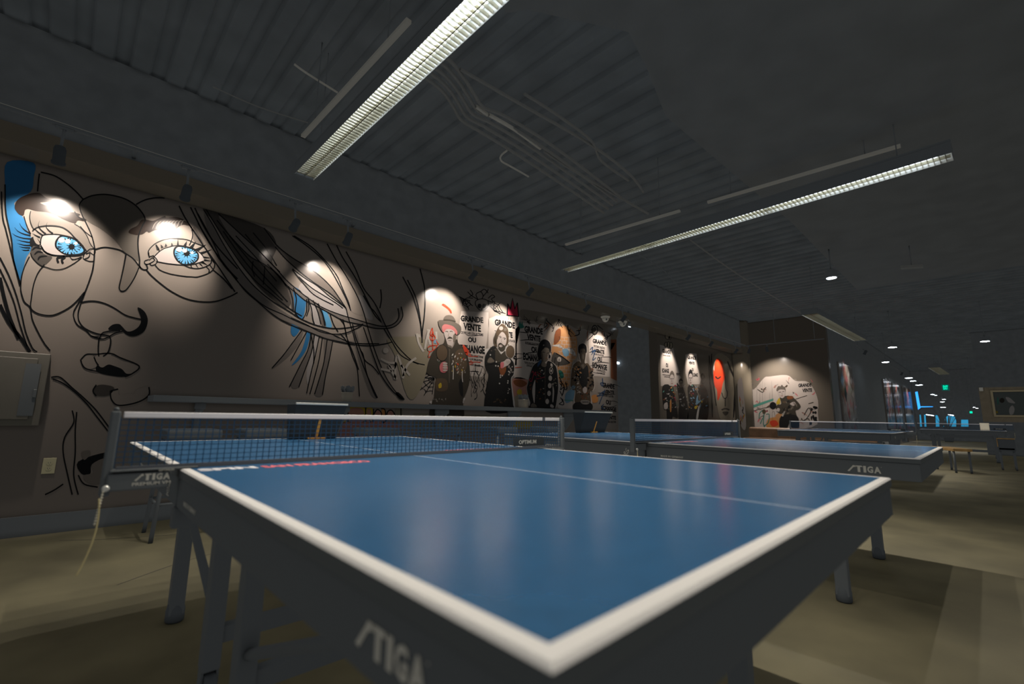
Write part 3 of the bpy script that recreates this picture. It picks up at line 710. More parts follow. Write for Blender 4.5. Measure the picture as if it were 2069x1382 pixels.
E1.fill(b, [(425, 900), (440, 830), (470, 800), (560, 830), (580, 890), (640, 930), (730, 970), (620, 1080), (560, 1075), (470, 990)], 'paint_hair_dark', 1)
for q in ([(440, 830), (470, 790), (560, 820)], [(445, 870), (500, 830), (580, 850)], [(480, 930), (530, 890), (600, 900)], [(530, 1010), (560, 960), (660, 950)]): E1.line(b, q, 26, 'paint_black', 3, 2)
for q in ([(640, 640), (570, 580), (535, 520), (555, 455)], [(740, 635), (680, 590), (645, 540), (658, 478)], [(600, 660), (540, 620), (480, 570), (450, 600)], [(560, 690), (500, 660), (450, 630)], [(430, 640), (350, 590), (300, 540), (275, 490)], [(430, 665), (330, 640), (250, 600), (205, 550)], [(430, 710), (330, 700), (230, 670), (170, 630)], [(430, 760), (330, 745), (230, 720)], [(430, 800), (330, 795), (240, 770)], [(420, 835), (340, 830), (265, 815)], [(410, 865), (350, 870), (300, 860)]): E1.line(b, q, 22, 'paint_black', 4, 1)
for q in ([(900, 950), (810, 970), (800, 1000), (815, 1040)], [(910, 960), (870, 990), (865, 1020), (880, 1050)]): E1.line(b, q, 30, 'paint_black', 4, 0)
E1.fill(b, [(430, 700), (470, 680), (520, 700), (560, 760), (555, 800), (480, 790), (430, 820), (415, 760)], 'paint_black', 2); E1.fill(b, [(465, 690), (500, 680), (540, 740), (555, 790), (500, 770)], 'paint_skin', 3)
b.build('eyelashes', mur, 'black lashes of the left eye')
b = MB()
for q in ([(350, 600, 375, 670, 330, 590), (400, 560, 425, 645, 405, 640)]): pass
for a_, c_, tip in (((360, 665), (395, 655), (340, 590)), ((415, 640), (445, 625), (408, 590)), ((455, 622), (490, 612), (470, 575)), ((535, 612), (568, 605), (545, 565)), ((610, 602), (640, 605), (625, 518)), ((690, 608), (730, 618), (742, 540)), ((770, 625), (815, 640), (855, 548)), ((840, 650), (890, 668), (985, 590)), ((900, 690), (930, 715), (1060, 652)), ((955, 740), (960, 765), (1040, 760)), ((960, 775), (955, 800), (1050, 800)), ((930, 800), (915, 825), (1000, 850))): E2.fill(b, [a_, c_, tip], 'paint_black', 4, False)
for q in ([(790, 850), (800, 880), (830, 890)], [(850, 835), (870, 870), (890, 890)], [(900, 830), (930, 860), (940, 885)], [(940, 815), (980, 840), (1000, 860)]): E2.line(b, q, 18, 'paint_black', 4, 1)
b.build('eyelashes', mur, 'black lashes of the right eye')
# lips and chin, deep in shade
b = MB()
T3.fill(b, [(640, 525), (690, 520), (730, 512), (770, 528), (812, 545), (845, 572), (880, 566), (830, 596), (740, 590), (650, 566)], 'paint_black', 1)
for q in ([(540, 480), (575, 448), (640, 447), (735, 441), (800, 470), (925, 525), (880, 575), (830, 596)], [(535, 480), (555, 530), (600, 552), (650, 560)], [(625, 465), (640, 500), (655, 520)], [(735, 690), (785, 678)], [(990, 665), (990, 715), (940, 755), (860, 780), (780, 785), (740, 745), (733, 690)], [(640, 650), (618, 690), (640, 725)]): T3.line(b, q, 9)
T3.fill(b, [(540, 480), (575, 450), (615, 455), (635, 500), (640, 530), (590, 545), (555, 520)], 'paint_skin', 2)
T3.fill(b, [(625, 465), (680, 450), (735, 445), (745, 470), (800, 490), (850, 500), (920, 530), (880, 570), (840, 575), (810, 545), (760, 525), (720, 515), (680, 535), (650, 515)], 'paint_skin', 2)
T3.fill(b, [(620, 690), (645, 655), (700, 650), (760, 670), (720, 720), (640, 720)], 'paint_hair_dark', 2)
T3.fill(b, [(735, 690), (785, 680), (790, 715), (820, 715), (850, 705), (890, 710), (910, 680), (985, 665), (990, 710), (940, 750), (860, 775), (780, 780), (745, 745)], 'paint_skin', 2)
b.build('lips', mur, 'full lips of the mural face')
b = MB()
T1.fill(b, [(755, 1260), (785, 1230), (830, 1225), (855, 1245), (885, 1275), (925, 1272), (970, 1240), (985, 1190), (960, 1110), (1010, 1140), (1032, 1200), (1010, 1270), (960, 1305), (910, 1310), (870, 1290), (845, 1265), (790, 1268)], 'paint_black', 3)
b.build('nostril', mur)
# black outline work
b = MB()
for q in ([(285, 165), (380, 190), (460, 240), (530, 300), (580, 355)], [(580, 355), (640, 330), (720, 320), (800, 330), (880, 355), (950, 400), (1000, 460), (1015, 500)], [(580, 355), (555, 390), (560, 430), (580, 480), (610, 540), (640, 610), (660, 690)],
          [(660, 690), (655, 780), (645, 850), (620, 930), (590, 1010), (560, 1090), (545, 1150), (550, 1200), (580, 1245), (630, 1275), (690, 1295), (760, 1305)], [(590, 1010), (540, 1090), (515, 1140), (515, 1180), (540, 1230), (600, 1270), (640, 1310), (690, 1315)],
          [(660, 705), (720, 690), (780, 695), (840, 710), (880, 735), (930, 770), (970, 820), (985, 835)], [(880, 740), (865, 820), (845, 910), (832, 970), (845, 995), (875, 990), (910, 950), (945, 890), (970, 830)],
          [(1015, 500), (985, 560), (965, 620), (965, 700), (975, 780), (975, 820), (1000, 845), (1030, 840), (1020, 805)], [(565, 1075), (620, 1065), (680, 1068), (740, 1085), (800, 1115), (870, 1160), (930, 1180), (985, 1192)],
          [(700, 1310), (720, 1285), (770, 1275), (840, 1270)], [(700, 1310), (688, 1345), (685, 1420), (690, 1450)], [(765, 1310), (772, 1350), (755, 1420), (720, 1450)], [(640, 1310), (720, 1330), (800, 1290), (860, 1275)],
          [(310, 810), (265, 870), (235, 950), (220, 1040), (215, 1110), (250, 1145), (310, 1163), (370, 1163), (430, 1140), (490, 1105), (540, 1060), (590, 1000)],
          [(205, 755), (170, 830), (150, 900), (145, 970), (150, 1010), (170, 1070), (210, 1110), (225, 1190), (260, 1270), (310, 1360), (350, 1410)], [(35, 250), (40, 430), (60, 540), (82, 640), (92, 760), (115, 860), (140, 958)],
          [(10, 300), (20, 480), (40, 560), (60, 640), (100, 800), (145, 950)], [(0, 760), (60, 880), (110, 1010), (150, 1150), (180, 1280), (225, 1390), (260, 1420)], [(0, 840), (50, 950), (100, 1080), (140, 1230), (190, 1380)],
          [(950, 390), (1010, 360), (1080, 345), (1150, 345)], [(1020, 845), (1060, 890), (1130, 950), (1200, 1000), (1290, 1045), (1390, 1068), (1500, 1068), (1600, 1035), (1658, 1005)],
          [(1250, 400), (1290, 480), (1340, 560), (1400, 650), (1450, 720), (1500, 790), (1560, 880), (1640, 1000)], [(1330, 410), (1370, 490), (1420, 590), (1480, 690), (1530, 760), (1600, 850), (1658, 910)], [(1360, 415), (1400, 500), (1450, 590), (1520, 690), (1600, 780), (1658, 840)],
          [(1490, 850), (1560, 910), (1620, 980)], [(275, 175), (268, 230), (262, 300)], [(580, 500), (540, 470), (520, 440)]): T1.line(b, q, 9)
for q in ([(0, 1090), (60, 1210), (150, 1330), (210, 1420)], [(0, 900), (30, 1040), (70, 1180), (130, 1330)]): T1.line(b, q, 24)
for q in ([(455, 600), (500, 560), (580, 535), (720, 525), (860, 545), (960, 605), (1040, 690), (1090, 735)], [(565, 790), (575, 700), (615, 655), (740, 645), (850, 655), (1000, 690), (1090, 740), (1150, 800), (1210, 885)], [(570, 800), (620, 880), (720, 930), (860, 945), (1000, 945), (1120, 935), (1210, 890)]): E1.line(b, q, 17)
for q in ([(580, 810), (640, 900), (740, 940)], [(1210, 885), (1260, 850), (1330, 850)], [(1180, 910), (1160, 980), (1240, 1020), (1310, 1020)], [(1250, 890), (1310, 930), (1330, 870)], [(1200, 920), (1250, 900), (1240, 960), (1180, 990)], [(975, 940), (1000, 990), (1060, 990), (1140, 960), (1050, 1040), (900, 1120), (770, 1138), (650, 1105), (560, 1075), (460, 980), (425, 900)],
          [(430, 320), (415, 400), (430, 490), (470, 575)], [(335, 390), (360, 480), (400, 580), (430, 640)], [(1040, 500), (1130, 560), (1210, 660), (1260, 780), (1310, 840)], [(1120, 530), (1190, 610), (1290, 690)]): E1.line(b, q, 11)
for q in ([(255, 690), (265, 740), (320, 730)], [(265, 760), (250, 680), (300, 610), (380, 555), (500, 515), (620, 515), (740, 530), (850, 575), (960, 620), (1000, 690), (1060, 790), (1090, 830)], [(320, 750), (390, 680), (470, 635), (620, 603), (740, 618), (840, 650), (920, 710), (955, 760)], [(350, 805), (480, 830), (640, 848), (760, 850), (880, 825), (950, 800)], [(335, 850), (400, 915), (520, 960), (680, 990), (800, 1000), (880, 1000), (1000, 960), (1070, 910), (1092, 830), (1050, 770)], [(700, 850), (780, 885), (880, 895), (980, 870), (1040, 830), (1050, 780)], [(980, 870), (1020, 910), (1015, 945)], [(1030, 850), (1065, 900)],
          [(260, 780), (205, 800), (215, 840), (270, 830), (330, 790), (300, 760), (265, 790)], [(270, 830), (290, 855), (340, 840), (365, 800), (340, 760), (310, 740)], [(800, 400), (812, 460), (800, 530), (770, 600)], [(740, 300), (820, 410), (900, 520), (945, 600)], [(345, 590), (380, 640), (390, 680)]): E2.line(b, q, 12)
b.build('outline', mur, 'black contour lines of the face')
b = MB()
for q in ([(0, 100), (60, 210), (110, 310), (160, 420), (230, 500), (300, 590), (380, 660), (450, 720), (520, 770), (600, 810), (700, 850), (800, 890), (900, 915), (1000, 932), (1100, 938), (1180, 928), (1230, 915)], [(0, 160), (80, 290), (130, 380), (180, 440), (260, 540), (340, 620), (430, 690), (540, 740), (620, 780), (720, 820), (840, 860), (960, 915), (1050, 925), (1150, 925)],
          [(40, 80), (100, 180), (160, 290), (230, 400), (320, 520), (400, 600), (480, 660), (580, 720), (660, 770), (760, 810), (860, 828), (960, 822), (1050, 800)], [(50, 70), (130, 200), (200, 310), (290, 440), (380, 540), (480, 620), (580, 700), (660, 750)], [(590, 760), (680, 800), (780, 850), (880, 865), (960, 850), (1040, 810)],
          [(130, 100), (250, 210), (380, 330), (480, 430), (560, 520), (640, 590), (720, 650), (800, 700), (900, 740), (1000, 770), (1100, 800), (1180, 815), (1240, 800), (1275, 760), (1270, 700)], [(120, 140), (220, 260), (330, 370), (420, 420), (500, 480), (560, 550), (620, 600), (680, 650), (760, 690), (850, 740), (930, 780), (1040, 805), (1130, 828), (1220, 825), (1270, 800), (1300, 750), (1290, 690)],
          [(420, 190), (500, 300), (600, 380), (700, 440), (780, 500), (850, 570), (900, 640), (940, 700)], [(490, 310), (560, 390), (650, 470), (740, 540), (830, 600), (890, 650), (930, 690)], [(600, 450), (680, 510), (760, 560), (830, 620), (900, 670), (940, 700)], [(640, 500), (720, 570), (800, 620), (880, 670), (920, 700)], [(600, 455), (650, 520), (720, 600), (780, 640), (860, 680)],
          [(600, 240), (700, 310), (790, 390), (850, 470), (900, 560), (940, 640), (965, 700), (970, 715)], [(610, 240), (720, 310), (810, 400), (880, 490), (920, 580), (955, 660), (965, 700)], [(820, 290), (880, 400), (950, 510), (1010, 620), (1050, 720), (1080, 830), (1110, 930), (1150, 1040), (1200, 1150), (1270, 1250), (1300, 1275)], [(880, 300), (920, 380), (990, 490), (1040, 580), (1080, 660), (1120, 740), (1165, 790)],
          [(940, 340), (1000, 450), (1050, 570), (1110, 650), (1150, 720), (1200, 830), (1250, 920), (1310, 990), (1370, 1040), (1440, 1060)], [(1050, 620), (1090, 690), (1120, 720), (1160, 780)], [(1160, 580), (1165, 640), (1155, 700)], [(940, 700), (960, 780), (985, 860), (1010, 950), (1040, 1040), (1080, 1140), (1140, 1270)], [(920, 770), (950, 900), (980, 1000), (1010, 1080), (1020, 1190), (1025, 1260)],
          [(980, 800), (1000, 880), (1030, 960), (1050, 1000), (1070, 1110), (1110, 1220), (1135, 1270)], [(1050, 820), (1085, 920), (1120, 1020), (1160, 1120), (1230, 1220), (1290, 1270)], [(1030, 960), (1060, 1030), (1110, 1070), (1150, 1120)], [(950, 900), (990, 1000), (1020, 1090)], [(1180, 830), (1230, 910), (1290, 1000), (1400, 1055)],
          [(1410, 450), (1440, 580), (1440, 720), (1425, 850), (1422, 920)], [(1300, 500), (1370, 640), (1410, 780), (1422, 880)], [(1330, 520), (1390, 650), (1415, 800)],
          [(660, 840), (600, 920), (540, 1000), (470, 1080)], [(690, 850), (640, 940), (590, 1030)], [(720, 860), (700, 960), (650, 1060), (600, 1160), (580, 1200)], [(740, 870), (720, 980), (680, 1090), (640, 1200)], [(770, 880), (745, 1000), (720, 1100), (690, 1240)], [(790, 890), (770, 1020), (740, 1140), (710, 1245)], [(820, 900), (800, 1040), (770, 1150), (740, 1245)], [(855, 910), (835, 1020), (810, 1130), (790, 1250)], [(715, 860), (735, 960), (735, 1050)],
          [(700, 640), (720, 700), (730, 770), (740, 800)], [(730, 650), (760, 720), (780, 800)], [(760, 670), (790, 740), (805, 810)], [(700, 640), (705, 700), (690, 750)], [(605, 570), (625, 640), (618, 720), (640, 760)], [(690, 640), (690, 720), (665, 770)], [(840, 740), (860, 800), (890, 850)], [(900, 765), (930, 810), (940, 880)], [(575, 560), (600, 640), (605, 720)], [(900, 860), (930, 890), (960, 940)],
          [(440, 420), (520, 500), (560, 560)], [(460, 440), (530, 520), (580, 580)], [(350, 400), (345, 450), (360, 500)], [(425, 430), (420, 500), (415, 550)], [(200, 240), (330, 400), (460, 540), (570, 660)], [(160, 210), (280, 380), (400, 520), (540, 650)], [(240, 240), (370, 380), (500, 530)], [(300, 230), (420, 370), (520, 470)], [(350, 220), (440, 330), (500, 430)]): T2.line(b, q, 6.5)
T2.fill(b, [(1255, 1240), (1275, 1235), (1312, 1278), (1280, 1278)], 'paint_black', 4)
b.build('hair_lines', mur, 'thin black lines of the hair strands')
b = MB()
for q in ([(480, 820), (490, 900), (430, 1000), (420, 1100), (450, 1250), (480, 1380)], [(510, 830), (500, 950), (500, 1100), (490, 1250), (520, 1380)], [(350, 610), (420, 640), (500, 700), (580, 780), (650, 870), (720, 960)], [(340, 600), (400, 600), (480, 670), (560, 740), (640, 820), (730, 940)], [(420, 1310), (360, 1350), (300, 1380)], [(520, 1250), (560, 1310), (650, 1330)], [(700, 1300), (660, 1380)]): T3.line(b, q, 9, lay=3)
T3.fill(b, [(540, 1100), (590, 1085), (600, 1110), (560, 1150)], 'paint_skin_mid', 2); T3.fill(b, [(610, 1180), (700, 1140), (700, 1230), (670, 1290), (700, 1300), (620, 1312), (560, 1280), (560, 1250), (620, 1235)], 'paint_skin_mid', 2); T3.fill(b, [(520, 1160), (700, 1100), (700, 1140), (610, 1180), (600, 1240), (540, 1240)], 'paint_black', 1)
b.build('neck_lines', mur, 'dark lines of the neck')

# ------------------------------------------------------------------ graffiti and paste-ups on wall A
F = Paint(1, WY, 820, 540, 3.839)
def art(name, label, cat, px, py, wy=WY, ax=1, group=None):
    p = at(px, py, ax, wy); return thing(name, label, cat, p, group)
t = art('graffiti_tag', 'white spray-painted tag with yellow-green haze, right of the hair strands', 'graffiti', 800, 740); b = MB()
G = Paint(1, WY, 400, 400, 3.1417, 4)
G.disc(b, (1360, 970), 55, 60, 'paint_olive', 0); G.fill(b, [(1200, 900), (1300, 880), (1440, 900), (1460, 1050), (1400, 1240), (1330, 1260), (1250, 1000)], 'paint_olive', -1)
b.build('haze', t, 'yellow-green patch'); b = MB()
for q in ([(1160, 1020), (1210, 1045), (1255, 1050), (1240, 1085), (1212, 1060), (1230, 1100), (1262, 1150)], [(1250, 1150), (1262, 1000), (1290, 1060), (1305, 1130)], [(1300, 1145), (1330, 1060), (1385, 1015)], [(1290, 1060), (1345, 1125)], [(1390, 860), (1402, 920), (1432, 975)], [(1440, 960), (1455, 880), (1470, 835)], [(1160, 1085), (1230, 1100)]): G.line(b, q, 14, 'paint_spray', 3)
G.disc(b, (1192, 968), 18, 18, 'paint_spray', 3); b.build('strokes', t)
t = art('bubble_letter_graffiti', 'orange and yellow bubble letters painted low on the wall below the ledge', 'graffiti', 760, 835); b = MB()
H = Paint(1, WY, 560, 790, 6.897, 3)
for q, m in (([(900, 230), (960, 225), (980, 300), (970, 420), (880, 430)], 'paint_yellow'), ([(1000, 230), (1210, 230), (1225, 300), (1215, 430), (1000, 430)], 'paint_yellow'), ([(1010, 255), (1190, 255), (1200, 430), (1010, 430)], 'paint_salmon'), ([(1250, 235), (1330, 250), (1320, 420), (1240, 420)], 'paint_yellow'), ([(1255, 265), (1305, 270), (1300, 420), (1245, 420)], 'paint_salmon'), ([(1350, 320), (1400, 260), (1455, 320), (1400, 380)], 'paint_salmon'), ([(1460, 250), (1500, 270), (1500, 430), (1455, 430)], 'paint_orange'), ([(1530, 400), (1540, 300), (1600, 280), (1640, 400)], 'paint_salmon'), ([(1650, 250), (1740, 250), (1740, 420), (1660, 420)], 'paint_olive')): H.fill(b, q, m, 1 if m != 'paint_salmon' else 2)
H.fill(b, [(850, 440), (1640, 440), (1640, 640), (960, 700), (860, 560)], 'paint_salmon', 1)
b.build('letter_fill', t); b = MB()
for q in ([(985, 225), (990, 430)], [(1232, 230), (1235, 430)], [(1345, 250), (1335, 430)], [(1350, 320), (1400, 258), (1458, 320), (1400, 385), (1350, 320)], [(1450, 245), (1505, 270), (1512, 430)], [(1520, 420), (1535, 300), (1590, 268), (1640, 330), (1650, 430)], [(1725, 240), (1728, 420)]): H.line(b, q, 14, lay=4)
b.build('letter_outline', t)
t = art('graffiti_patch', 'yellow-green painted patch below the ledge, under the hat figure', 'graffiti', 1000, 835); b = MB()
F.fill(b, [(60, 1130), (980, 1160), (980, 1260), (60, 1240)], 'paint_olive', 0, False); F.fill(b, [(830, 1165), (980, 1170), (990, 1250), (830, 1250)], 'paint_yellow', 1, False); b.build('patch', t)

def poster(label, pts, lines, px, grey=False, P=F, m='paint_paper', mark=True):
    t = art('wheatpaste_poster', label, 'poster', px[0], px[1], P.v, P.ax, 'posters with GRANDE VENTE lettering'); b = MB(); P.fill(b, pts, m, 0, False); pa = b.build('paper', t)
    for body, x0, y0, x1, y1, hh in lines:
        b = MB(); P.text(b, body, (x0, y0), (x1, y1), (x0+(1 if hh > 20 else 0), y0+hh), 'paint_ink', 3, .045 if hh > 26 else .02); b.build('headline' if hh > 26 else 'small_print', t)
    b = MB()
    if mark:
        x0 = min(p[0] for p in pts); x1 = max(p[0] for p in pts); y0 = min(p[1] for p in pts); y1 = max(p[1] for p in pts)
        for k in range(6):
            yy = rnd.uniform(y0+20, y1-20); xx = rnd.uniform(x0, x1-60); P.line(b, [(xx, yy), (xx+rnd.uniform(30, 80), yy+rnd.uniform(-12, 12)), (xx+rnd.uniform(70, 120), yy+rnd.uniform(-4, 12))], rnd.uniform(3, 7), 'paint_ink', 2, 2)
        b.build('tear_marks', t, 'dark creases and drips')
    return t
sm1, sm2, sm3 = 'DE PECHES COLLECTORS', 'TOUTES COLLECTIONS', 'COURS BALLES POUR'
poster('torn GRANDE VENTE poster between the hat figure and the bearded figure', [(430, 340), (640, 350), (645, 440), (620, 640), (600, 850), (500, 845), (470, 720), (400, 600), (410, 480)], [('GRANDE', 425, 372, 600, 388, 46), ('VENTE', 447, 430, 582, 448, 55), (sm1, 430, 495, 600, 515, 20), ('OU', 482, 540, 545, 546, 40), ('ECHANGE', 420, 598, 612, 612, 62), (sm2, 480, 672, 600, 690, 18), (sm3, 490, 700, 595, 716, 18), ('AUX BALLES', 500, 745, 575, 755, 16)], (955, 670))
poster('torn GRANDE VENTE poster behind the bearded figure', [(640, 400), (700, 375), (880, 385), (885, 480), (860, 600), (860, 760), (640, 760)], [('GRANDE', 690, 400, 846, 428, 50), ('VENTE', 720, 490, 828, 505, 44), ('DE COLLECTORS DEBUTANTES', 700, 548, 846, 566, 18), ('OU', 740, 590, 800, 598, 40), ('ECHANGE', 690, 650, 856, 668, 48)], (1015, 660))
poster('pale GRANDE VENTE poster right of the bearded figure', [(850, 480), (900, 430), (1060, 450), (1095, 490), (1080, 560), (1030, 700), (980, 872), (838, 862), (850, 700)], [('GRANDE', 920, 452, 1062, 474, 50), ('VENTE', 940, 516, 1045, 534, 46), (sm1, 926, 576, 1030, 592, 16), ('OU', 972, 612, 1032, 622, 46), ('ECHANGE', 910, 660, 1050, 682, 58), (sm2, 920, 730, 1000, 742, 16), (sm3, 936, 752, 1000, 762, 16)], (1075, 720))
poster('brightly lit GRANDE VENTE poster right of the dark standing figure', [(1415, 508), (1575, 545), (1582, 850), (1428, 842)], [('GRANDE', 1450, 552, 1556, 572, 36), (sm1, 1460, 602, 1545, 620, 18), ('VENTE', 1464, 630, 1540, 644, 30), (sm2, 1455, 664, 1535, 678, 14), ('OU', 1486, 690, 1520, 698, 40), ('ECHANGE', 1447, 735, 1560, 758, 44), (sm3, 1480, 790, 1545, 800, 14), ('AUX BALLES', 1480, 812, 1545, 822, 12)], (1205, 720))
poster('lowest GRANDE VENTE poster at the corner by the dark opening', [(1490, 868), (1636, 885), (1638, 1104), (1488, 1098)], [('GRANDE', 1525, 893, 1618, 906, 40), ('VENTE', 1540, 948, 1615, 958, 28), (sm1, 1530, 985, 1610, 994, 16), ('OU', 1552, 1025, 1590, 1031, 38), ('ECHANGE', 1515, 1072, 1632, 1088, 34)], (1225, 800), m='paint_paper_grey')
b = MB(); poster('small GRANDE VENTE poster continuing below the ledge at the corner', [(1545, 1120), (1636, 1124), (1636, 1255), (1500, 1250)], [('VENTE', 1550, 1150, 1630, 1153, 30), (sm1, 1545, 1190, 1630, 1192, 16)], (1235, 850), m='paint_paper_grey', mark=False)

# brick-patterned torn print, crown, skull, webs and scrawls
t = art('brick_print', 'torn orange brick-patterned print between the two right-hand figures', 'poster', 1140, 720); b = MB()
F.fill(b, [(1160, 520), (1190, 470), (1245, 455), (1320, 530), (1325, 690), (1290, 740), (1280, 870), (1250, 930), (1190, 900), (1175, 760), (1130, 660), (1145, 590)], 'paint_brick', 0); b.build('paper', t); b = MB()
for k in range(13):
    y = 540+k*28; F.line(b, [(1180, y), (1250, y+4), (1318, y+8)], 3, 'paint_paper', 2)
    for j in range(4): F.line(b, [(1195+j*34+(k % 2)*16, y), (1195+j*34+(k % 2)*16, y+28)], 3, 'paint_paper', 2, k=1)
b.build('mortar_lines', t); b = MB()
F.fill(b, [(1130, 610), (1190, 620), (1260, 660), (1320, 690), (1300, 640), (1260, 620), (1240, 640), (1190, 600)], 'paint_pale', 2); F.fill(b, [(1215, 640), (1255, 635), (1265, 680), (1230, 690)], 'paint_sky', 3); F.fill(b, [(1150, 600), (1160, 500), (1200, 480), (1195, 560)], 'paint_rust', 2); b.build('torn_edge', t, 'white torn edge with a blue smear')
b = MB(); F.fill(b, [(1145, 665), (1175, 670), (1270, 740), (1220, 760), (1180, 760), (1130, 740)], 'paint_hair_dark', 3); F.line(b, [(1165, 668), (1220, 700), (1272, 742)], 8, lay=4); F.line(b, [(1160, 700), (1150, 760)], 5, lay=4); F.line(b, [(1190, 710), (1185, 770)], 5, lay=4); F.disc(b, (1190, 715), 16, 20, 'paint_paper', 4); b.build('animal_face', t, 'small grey shaggy face')
t = art('crown_graffiti', 'pink crown with black outline high on the wall', 'graffiti', 1037, 628); b = MB()
F.fill(b, [(790, 375), (795, 290), (812, 330), (828, 255), (845, 330), (862, 285), (870, 378)], 'paint_crown', 3, False); b.build('fill', t); b = MB(); F.line(b, [(786, 375), (792, 282), (812, 325), (828, 240), (846, 325), (865, 275), (876, 382), (786, 372)], 9, lay=5, k=1)
for k in range(5): F.line(b, [(800+k*16, 380), (798+k*16, 405+rnd.uniform(-10, 12))], 4, 'paint_rust', 5, k=1)
b.build('outline', t)
t = art('skull_graffiti', 'black line skull with crossed bones above the posters', 'graffiti', 973, 615); b = MB()
for q in ([(540, 290), (545, 260), (590, 245), (635, 260), (640, 300), (620, 325), (600, 335), (580, 335), (560, 320), (540, 290)],): F.line(b, q, 5)
F.disc(b, (572, 300), 15, 18, 'paint_ink', 4); F.disc(b, (608, 300), 15, 18, 'paint_ink', 4); F.fill(b, [(585, 330), (592, 315), (600, 332)], 'paint_ink', 4)
for q in ([(480, 190), (510, 220), (560, 250)], [(500, 175), (520, 210), (490, 230)], [(640, 240), (670, 215), (690, 230), (665, 245), (680, 270), (650, 265), (640, 255)], [(560, 250), (545, 210), (580, 190), (600, 220), (590, 245)], [(600, 225), (630, 190), (640, 170)], [(520, 240), (470, 240), (440, 280)], [(580, 190), (610, 170), (640, 200)]): F.line(b, q, 5)
b.build('lines', t)
def web(c, pts, label):
    t = art('spiderweb_graffiti', label, 'graffiti', 820+c[0]/3.839, 540+c[1]/3.839, group='black painted spiderwebs'); b = MB()
    for p in pts: F.line(b, [c, p], 5, lay=2, k=1)
    for f in (.3, .55, .8):
        for p, q in zip(pts, pts[1:]):
            a_ = (c[0]+(p[0]-c[0])*f, c[1]+(p[1]-c[1])*f); d_ = (c[0]+(q[0]-c[0])*f, c[1]+(q[1]-c[1])*f); m_ = ((a_[0]+d_[0])/2*.93+c[0]*.07, (a_[1]+d_[1])/2*.93+c[1]*.07); F.line(b, [a_, m_, d_], 4, lay=2, k=3)
    b.build('threads', t)
web((222, 862), [(150, 815), (75, 850), (62, 910), (100, 960), (140, 995), (205, 985)], 'black painted spiderweb left of the hat figure')
web((680, 330), [(655, 300), (690, 265), (730, 280), (775, 360), (735, 365), (690, 345)], 'black painted spiderweb between skull and crown')
web((450, 245), [(410, 225), (440, 300), (490, 330), (520, 300), (500, 260)], 'black painted spiderweb left of the skull')
t = art('red_scrawl', 'red looping scrawl left of the hat figure', 'graffiti', 872, 690); b = MB()
for q in ([(205, 470), (190, 520), (215, 535), (205, 470)], [(185, 545), (205, 520), (230, 545), (205, 570), (185, 545)], [(205, 500), (208, 600), (210, 640)], [(240, 605), (190, 610), (165, 635), (185, 655), (230, 630), (245, 600)], [(185, 660), (170, 700), (195, 690)], [(235, 570), (255, 600)]): F.line(b, q, 6, 'paint_red', 3)
b.build('strokes', t); b = MB(); F.fill(b, [(222, 560), (242, 570), (236, 590), (218, 585)], 'paint_sky', 2); b.build('blue_dab', t)
t = art('red_scrawl', 'red slanted stroke above the brim of the hat', 'graffiti', 903, 624); b = MB(); F.line(b, [(283, 290), (330, 325), (352, 355), (345, 330), (300, 290), (283, 290)], 7, 'paint_red', 3); b.build('strokes', t)
t = art('red_scrawl', 'thin red strokes across the posters right of the hat figure', 'graffiti', 955, 730); b = MB()
for q in ([(450, 610), (470, 660), (490, 690), (560, 690)], [(440, 600), (480, 640), (505, 690)], [(480, 740), (540, 735), (580, 740)], [(500, 720), (520, 745), (490, 755)], [(830, 780), (900, 775)]): F.line(b, q, 5, 'paint_red', 4)
b.build('strokes', t)
t = art('paint_drips', 'pale whitish paint drips left of the hat figure', 'graffiti', 870, 680); b = MB()
for q in ([(100, 520), (120, 600), (130, 680)], [(170, 480), (175, 540), (190, 600)], [(70, 540), (85, 600)], [(235, 500), (240, 560)]): F.line(b, q, 16, 'paint_spray', 1)
b.build('drips', t)
t = art('dark_foliage_graffiti', 'dark brushy foliage painted behind the bearded figure', 'graffiti', 975, 780); b = MB()
for k in range(26):
    x = rnd.uniform(500, 660); y = rnd.uniform(830, 1030); F.line(b, [(x, y), (x+rnd.uniform(-25, 25), y-rnd.uniform(30, 70)), (x+rnd.uniform(-40, 40), y-rnd.uniform(70, 150))], rnd.uniform(3, 7), 'paint_ink', 2, 1)
b.build('strokes', t)
t = art('paint_patch', 'rusty red and yellow painted patch right of the bearded figure', 'graffiti', 1050, 785); b = MB()
F.fill(b, [(830, 865), (950, 880), (935, 1000), (830, 1040)], 'paint_salmon', 0); F.fill(b, [(835, 880), (890, 870), (940, 900), (900, 930), (850, 915)], 'paint_rust', 1); F.fill(b, [(860, 970), (880, 945), (900, 960), (890, 1010)], 'paint_yellow', 2); F.fill(b, [(845, 1000), (940, 990), (945, 1075), (845, 1070)], 'paint_wall_tan', 1); b.build('patch', t)
t = art('green_hand_print', 'green hand-shaped splash on the poster under the crown', 'graffiti', 1052, 657); b = MB(); F.fill(b, [(875, 440), (885, 420), (895, 440), (905, 420), (908, 445), (918, 465), (890, 475), (878, 460)], 'paint_green', 4); b.build('splash', t)
t = art('lower_scrawl', 'black and red-pink curling lines between the two right-hand figures', 'graffiti', 1135, 790); b = MB()
for q in ([(1190, 850), (1210, 900), (1200, 950), (1225, 930), (1215, 990), (1195, 960)], [(1195, 880), (1230, 930), (1210, 1000)], [(1200, 1010), (1215, 1040), (1190, 1060), (1225, 1065), (1215, 1020)], [(1240, 890), (1250, 940), (1235, 950)], [(1235, 905), (1255, 905)]): F.line(b, q, 6, 'paint_ink', 3)
F.fill(b, [(1185, 800), (1215, 810), (1225, 850), (1200, 860)], 'paint_green', 2); b.build('strokes', t)
